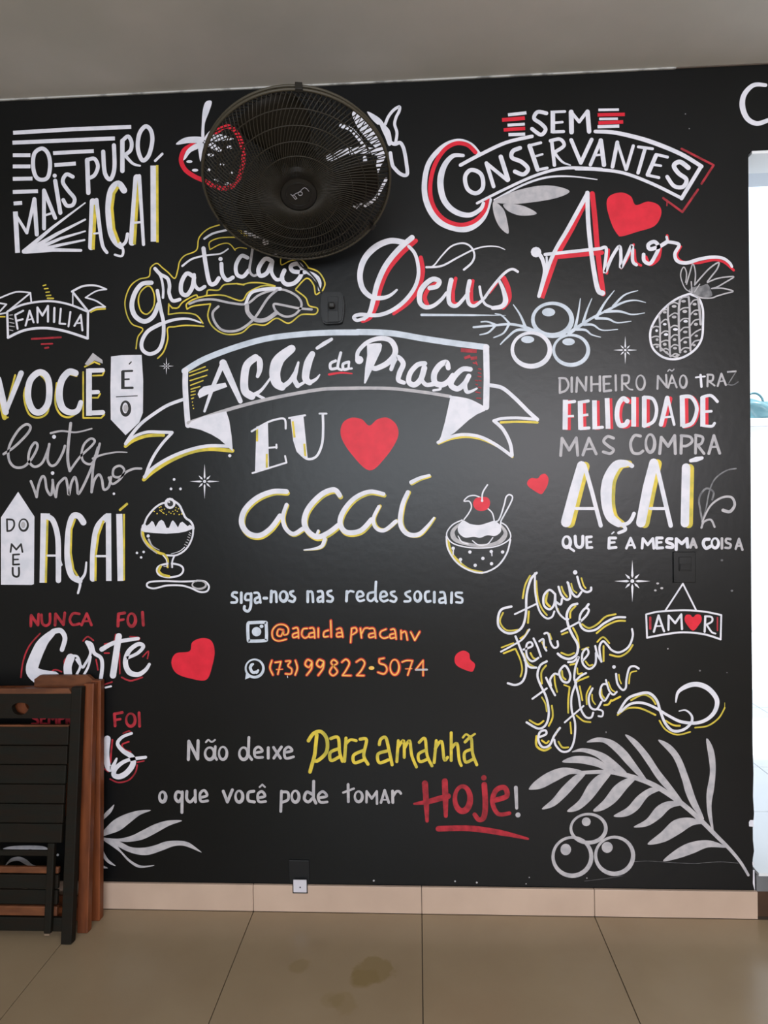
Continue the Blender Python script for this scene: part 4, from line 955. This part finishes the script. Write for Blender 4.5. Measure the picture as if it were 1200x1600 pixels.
# blades
for k, a in enumerate((98, 218, 338)):
    bm = bmesh.new()
    nr, na = 8, 8
    grid = []
    for i in range(nr + 1):
        t = i / nr
        r = 0.045 + 0.205 * t
        half = 0.30 + 0.34 * math.sin(math.pi * min(1, t * 0.62 + 0.12)) - 0.16 * t
        sweep = 0.34 * t
        row = []
        for j in range(na + 1):
            s = j / na * 2 - 1
            rr = r - 0.020 * (s * s) * (t ** 2)
            an = R(a) + sweep + s * half
            z = -0.034 + 0.020 * s + 0.010 * math.cos(s * 2)
            row.append((rr * math.cos(an), rr * math.sin(an), z))
        grid.append(row)
    top = [[bm.verts.new(p) for p in row] for row in grid]
    bot = [[bm.verts.new((p[0], p[1], p[2] - 0.002)) for p in row] for row in grid]
    for i in range(nr):
        for j in range(na):
            bm.faces.new((top[i][j], top[i + 1][j], top[i + 1][j + 1], top[i][j + 1]))
            bm.faces.new((bot[i][j], bot[i][j + 1], bot[i + 1][j + 1], bot[i + 1][j]))
    for i in range(nr):
        bm.faces.new((top[i][0], bot[i][0], bot[i + 1][0], top[i + 1][0]))
        bm.faces.new((top[i][na], top[i + 1][na], bot[i + 1][na], bot[i][na]))
    for j in range(na):
        bm.faces.new((top[nr][j], bot[nr][j], bot[nr][j + 1], top[nr][j + 1]))
        bm.faces.new((top[0][j], top[0][j + 1], bot[0][j + 1], bot[0][j]))
    from_bm('blade', bm, M_BLADE, fan, smooth=True)
bm = bmesh.new()
add_lathe(bm, [(0.0, -0.004), (0.036, -0.006), (0.045, -0.014), (0.047, -0.060), (0.0, -0.060)], 32)
from_bm('blade_hub', bm, M_FAN, fan, smooth=False)
bm = bmesh.new()
add_lathe(bm, [(0.0, -0.084), (0.060, -0.086), (0.068, -0.100), (0.070, -0.165), (0.060, -0.200), (0.035, -0.222), (0.0, -0.226)], 32)
from_bm('motor_housing', bm, M_FAN, fan, smooth=False)
# bracket arm from the motor to the wall plate (built in world space, then moved into the fan frame)
mc = FM @ Vector((0, 0, -0.16))
wp = Vector((mc.x - 0.02, -0.012, mc.z - 0.02))
bm = bmesh.new()
add_tube(bm, [mc + Vector((0, 0.02, 0)), (mc + wp) / 2 + Vector((0, 0, -0.035)), wp + Vector((0, -0.02, 0))], [0.024, 0.018, 0.022], seg=10)
bmesh.ops.transform(bm, matrix=INV, verts=bm.verts)
from_bm('bracket_arm', bm, M_FAN, fan, smooth=True)
bm = bmesh.new()
add_box(bm, wp + Vector((0, 0.0, 0)), (0.095, 0.022, 0.130), bevel=0.006)
bmesh.ops.transform(bm, matrix=INV, verts=bm.verts)
from_bm('wall_plate', bm, M_FAN, fan)
# cord from the bracket down the wall to the oval socket
bm = bmesh.new()
pts = [wp + Vector((0, -0.006, -0.064))]
for q in [(447, 300), (455, 380), (468, 412), (482, 424), (494, 438), (500, 452), (512, 470)]:
    pts.append(on_y(*q, -0.006))
pts.append(on_y(519, 478, -0.030))
SP = []
for i in range(len(pts) - 1):
    p0, p1, p2, p3 = pts[max(i - 1, 0)], pts[i], pts[i + 1], pts[min(i + 2, len(pts) - 1)]
    for k in range(5):
        t = k / 5
        SP.append(0.5 * ((2 * p1) + (p2 - p0) * t + (2 * p0 - 5 * p1 + 4 * p2 - p3) * t * t + (3 * p1 - p0 - 3 * p2 + p3) * t ** 3))
SP.append(pts[-1])
add_tube(bm, SP, 0.0028, seg=6)
bmesh.ops.transform(bm, matrix=INV, verts=bm.verts)
from_bm('power_cord', bm, M_FAN, fan, smooth=True)

# ------------------------------------------------------------------ sockets and switches
M_SOCK = mat('black_socket_plastic', (0.0085, 0.009, 0.010), 0.36, 0.35)
M_SOCKD = mat('socket_recess', (0.006, 0.006, 0.007), 0.6, 0.4)
def pxbox(bm, x0, y0, x1, y1, d0, d1, bevel=0.001):
    a, b = on_y(x0, y0, -d0), on_y(x1, y1, -d0)
    add_box(bm, ((a.x + b.x) / 2, -(d0 + d1) / 2, (a.z + b.z) / 2), (abs(b.x - a.x), abs(d1 - d0), abs(a.z - b.z)), bevel=bevel)
def local(o, root):
    o.parent = root
    o.matrix_parent_inverse = Matrix.Translation(root.location).inverted()
    return o
# oval socket under the fan
c = on_y(521, 483)
sock = empty('wall_socket', (c.x, 0, c.z), 'black barrel-shaped surface socket on the wall just below the fan', 'socket')
bm = bmesh.new()
shape = [(503, 463), (508, 459), (532, 459), (537, 464), (539, 478), (538.5, 492), (536, 505), (531, 507.5), (510, 508.5), (506, 506), (503, 495), (502, 478)]
P = [on_y(*q) for q in shape]
cx, cz = sum(p.x for p in P) / 12, sum(p.z for p in P) / 12
prism(bm, [(p.x, p.z) for p in P], -0.001, -0.020)
prism(bm, [(cx + (p.x - cx) * 0.9, cz + (p.z - cz) * 0.92) for p in P], -0.020, -0.025)
local(from_bm('housing', bm, M_SOCK), sock)
bm = bmesh.new()
pxbox(bm, 512, 464, 529, 503, 0.025, 0.0275)
local(from_bm('face_plate', bm, M_SOCK), sock)
bm = bmesh.new()
pxbox(bm, 512.5, 471.5, 528, 485.5, 0.027, 0.0282, bevel=0.0004)
local(from_bm('socket_opening', bm, M_SOCKD), sock)
bm = bmesh.new()
a = on_y(519, 479, -0.028)
add_box(bm, (a.x, -0.040, a.z), (0.020, 0.024, 0.018), bevel=0.004)
local(from_bm('plug', bm, M_FAN), sock)

# flat socket above the hanging sign, painted over
c = on_y(1069, 886)
s2 = empty('wall_switch', (c.x, 0, c.z), 'flat wall switch plate painted black, above the hanging AMOR sign drawing', 'switch')
bm = bmesh.new()
pxbox(bm, 1051, 862, 1086, 910, 0.0, 0.007, bevel=0.002)
local(from_bm('plate', bm, M_WALL), s2)
bm = bmesh.new()
pxbox(bm, 1060.5, 870, 1080, 892, 0.007, 0.0105, bevel=0.001)
local(from_bm('switch_frame', bm, M_WALL), s2)
bm = bmesh.new()
pxbox(bm, 1062.5, 881, 1078.5, 890.5, 0.0105, 0.0125, bevel=0.0008)
local(from_bm('rocker', bm, M_WALL), s2)

# low plate at the baseboard: black cover, bare white strip with a screw hole
c = on_y(469, 1362)
s3 = empty('outlet_plate', (c.x, 0, c.z), 'black outlet cover low on the wall with bare white lower edge over the baseboard', 'outlet')
M_BARE = mat('bare_white_plastic', (0.62, 0.60, 0.66), 0.4, 0.5)
bm = bmesh.new()
pxbox(bm, 452, 1343, 484, 1379, 0.0, 0.006, bevel=0.001)
local(from_bm('cover', bm, M_SOCK), s3)
bm = bmesh.new()
pxbox(bm, 458.5, 1374, 479.5, 1393.5, 0.013, 0.0175, bevel=0.0008)
pl = local(from_bm('bare_strip', bm, M_BARE), s3)
pl['label'] = 'bare white strip with a screw hole'
bm = bmesh.new()
q = on_y(469, 1386.5, -0.0175)
add_lathe(bm, [(0, 0), (0.0028, 0), (0.0028, 0.0006), (0, 0.0006)], 12, Matrix.Translation((q.x, -0.0176, q.z)) @ Matrix.Rotation(R(90), 4, 'X'))
local(from_bm('screw_hole', bm, M_SOCKD), s3)
bm = bmesh.new()
pxbox(bm, 457, 1378, 481, 1396, 0.0125, 0.0135, bevel=0.0004)
local(from_bm('shadow_gap', bm, M_SOCKD), s3)

# ------------------------------------------------------------------ folded chairs
M_DK = mat('shaded_dark_wood', (0.009, 0.009, 0.0065), 0.6, 0.15, var=(0.012, 0.008, 0.005), vscale=10, stretch=(1, 1, 6), bump=0.2, bscale=60)  # shade on the front chair's faces is put into this dark colour
M_RB = mat('reddish_brown_wood', (0.20, 0.055, 0.016), 0.5, 0.35, var=(0.11, 0.030, 0.010), vscale=14, stretch=(2, 2, 0.35), bump=0.15, bscale=60)
M_EDGE = mat('lit_orange_wood_edge', (0.17, 0.058, 0.022), 0.5, 0.35, var=(0.09, 0.030, 0.012), vscale=12, stretch=(1, 1, 3))  # light on the front chair's upper edges is put into this orange
M_SHELF2 = mat('scuffed_wood', (0.22, 0.16, 0.11), 0.7, 0.3)
def folded_chair(loc, lean, label, dark, crest):
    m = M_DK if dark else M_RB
    t = empty('folding_chair', loc, label, 'chair', 'folded wooden chairs leaning on the mural wall', (-lean, 0, 0))
    HW, PW, PD = 0.2165, 0.037, 0.030       # half width, post width, post depth
    L = 0.835
    for sx in (-1, 1):
        bm = bmesh.new()
        add_box(bm, (sx * (HW - PW / 2), 0, L / 2), (PW, PD, L), bevel=0.003)
        from_bm('post', bm, m, t)
    # top board with a hand hole
    w2 = HW - PW + 0.001
    bm = bmesh.new()
    hole = [(0.030 * math.cos(a) if math.sin(a) < 0 else 0.031 * math.cos(a), 0.766 + (0.026 if math.sin(a) < 0 else 0.016) * math.sin(a) * (1.0)) for a in [2 * math.pi * k / 20 for k in range(20)]]
    outer = [(-w2, 0.729), (w2, 0.729), (w2, 0.812), (-w2, 0.812)]
    y0, y1 = -0.011, 0.009
    polys = [[Vector((x, z, 0)) for x, z in outer], [Vector((x, z, 0)) for x, z in hole]]
    tri = tessellate_polygon(polys)
    pts = outer + hole
    A = [bm.verts.new((x, y0, z)) for x, z in pts]
    B = [bm.verts.new((x, y1, z)) for x, z in pts]
    for f in tri:
        bm.faces.new([A[i] for i in f])
        bm.faces.new([B[i] for i in f][::-1])
    for lo_, n in ((0, 4), (4, 20)):
        for i in range(n):
            a, b = lo_ + i, lo_ + (i + 1) % n
            bm.faces.new((A[a], A[b], B[b], B[a]))
    board = from_bm('top_board', bm, m, t)
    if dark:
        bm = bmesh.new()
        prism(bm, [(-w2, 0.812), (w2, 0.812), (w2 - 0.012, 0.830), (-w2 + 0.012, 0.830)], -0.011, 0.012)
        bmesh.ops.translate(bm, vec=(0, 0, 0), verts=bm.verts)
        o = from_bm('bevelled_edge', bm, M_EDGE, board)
        o['label'] = 'top edge coloured orange-brown as lit'
    if crest:
        bm = bmesh.new()
        prism(bm, [(-0.03, 0.80), (0.185, 0.80), (0.185, 0.835), (0.165, 0.852), (-0.01, 0.852), (-0.03, 0.838)], -0.009, 0.009)
        from_bm('crest_rail', bm, M_EDGE, t)
    # folded seat: slats on two hidden battens
    for k in (range(6) if dark else range(1, 5)):
        z = 0.672 - k * 0.0640
        bm = bmesh.new()
        add_box(bm, (0, -0.012 + 0.0006 * k, z), (2 * w2 - 0.004 - 0.004 * k, 0.014, 0.0618), bevel=0.003)
        o = from_bm('seat_slat', bm, m, t)
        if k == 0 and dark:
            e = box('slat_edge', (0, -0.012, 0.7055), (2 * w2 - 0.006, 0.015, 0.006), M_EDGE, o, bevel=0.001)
            e['label'] = 'slat edge coloured orange-brown as lit'
    for sx in (-1, 1):
        box('seat_batten', (sx * 0.155, 0.002, 0.515 if dark else 0.49), (0.022, 0.014, 0.37 if dark else 0.26), m, t, bevel=0.002)
    # inner legs and rungs
    for sx in ((-1, 1) if dark else ()):
        o = box('inner_leg', (sx * 0.134, -0.010, 0.178), (0.024, 0.018, 0.285), m, t, bevel=0.003)
        if dark:
            e = box('worn_foot', (sx * 0.134, -0.010, 0.0325), (0.018, 0.0188, 0.004), M_SHELF2, o)
            e['label'] = 'scuffed pale foot end'
    if dark:
        box('rung', (0, -0.004, 0.285), (0.29, 0.010, 0.018), m, t, bevel=0.002)
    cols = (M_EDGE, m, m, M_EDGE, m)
    for k, (z0, z1) in enumerate(((0.217, 0.238), (0.168, 0.213), (0.118, 0.164), (0.082, 0.112), (0.033, 0.077))):
        if not dark and k < 4:
            continue
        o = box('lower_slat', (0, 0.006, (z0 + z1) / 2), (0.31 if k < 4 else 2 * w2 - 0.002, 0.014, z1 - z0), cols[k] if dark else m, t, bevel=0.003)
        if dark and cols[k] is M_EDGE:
            o['label'] = 'orange-brown lower slat'
    # brass pivots
    for sx in (-1, 1):
        bm = bmesh.new()
        add_lathe(bm, [(0, 0), (0.0045, 0), (0.0035, 0.002), (0, 0.0026)], 10, Matrix.Translation((sx * 0.160, -0.0195, 0.285)) @ Matrix.Rotation(R(90), 4, 'X'))
        from_bm('pivot', bm, M_STEP, t)
    return t
folded_chair((-1.383, -0.197, 0.001), R(7.2), 'nearest folded slatted wooden chair, shaded faces coloured dark and lit edges orange', True, False)
folded_chair((-1.358, -0.138, 0.001), R(5.6), 'middle folded chair of reddish-brown wood behind the dark one', False, False)
folded_chair((-1.349, -0.070, 0.001), R(3.2), 'rear folded reddish-brown wooden chair touching the mural wall', False, True)

# ------------------------------------------------------------------ courtyard shelf with teal bag
M_TEAL = mat('teal_plastic', (0.15, 0.29, 0.32), 0.35, 0.5, var=(0.09, 0.21, 0.25), vscale=18)
M_SHELF = mat('white_shelf_board', (0.70, 0.71, 0.73), 0.5, 0.4)
a = on_y(1168, 662, 1.15)
sh = empty('wall_shelf', (a.x, 1.15, a.z), 'white shelf board on brackets beyond the doorway', 'shelf')
bm = bmesh.new()
add_box(bm, (0.42, 0.36, 0.012), (0.90, 0.60, 0.045), bevel=0.004)
from_bm('board', bm, M_SHELF, sh)
bm = bmesh.new()
prism(bm, [(-0.02, -0.01), (0.0, -0.30), (0.02, -0.30), (0.20, -0.01)], 0.40, 0.42)
from_bm('bracket', bm, M_STEP, sh)
# post carrying the shelf down to the courtyard floor
bm = bmesh.new()
add_box(bm, (0.80, 0.36, (-0.0105 - (a.z - ZP)) / 2), (0.04, 0.04, a.z - ZP - 0.0105), bevel=0.003)
from_bm('support_post', bm, M_SHELF, sh)
bm = bmesh.new()
random.seed(11)
bmesh.ops.create_icosphere(bm, subdivisions=4, radius=1)
for v in bm.verts:
    n = 1 + 0.10 * math.sin(7 * v.co.x + 3 * v.co.z) + 0.07 * math.sin(13 * v.co.y + 5 * v.co.x)
    v.co = Vector((v.co.x * 0.17 * n, v.co.y * 0.12 * n, max(v.co.z, -0.55) * 0.075 * n))
bag = empty('teal_bag', (a.x + 0.13, 1.40, a.z + 0.036 + 0.042), 'crumpled teal bag with looped handle on the shelf beyond the doorway', 'bag')
from_bm('bag_body', bm, M_TEAL, bag, smooth=True)
bm = bmesh.new()
add_tube(bm, [(0.05 * math.cos(t) + 0.01, -0.03, 0.055 + 0.055 * math.sin(t)) for t in [math.pi * k / 14 for k in range(15)]], 0.006, seg=6)
from_bm('bag_handle', bm, M_TEAL, bag, smooth=True)
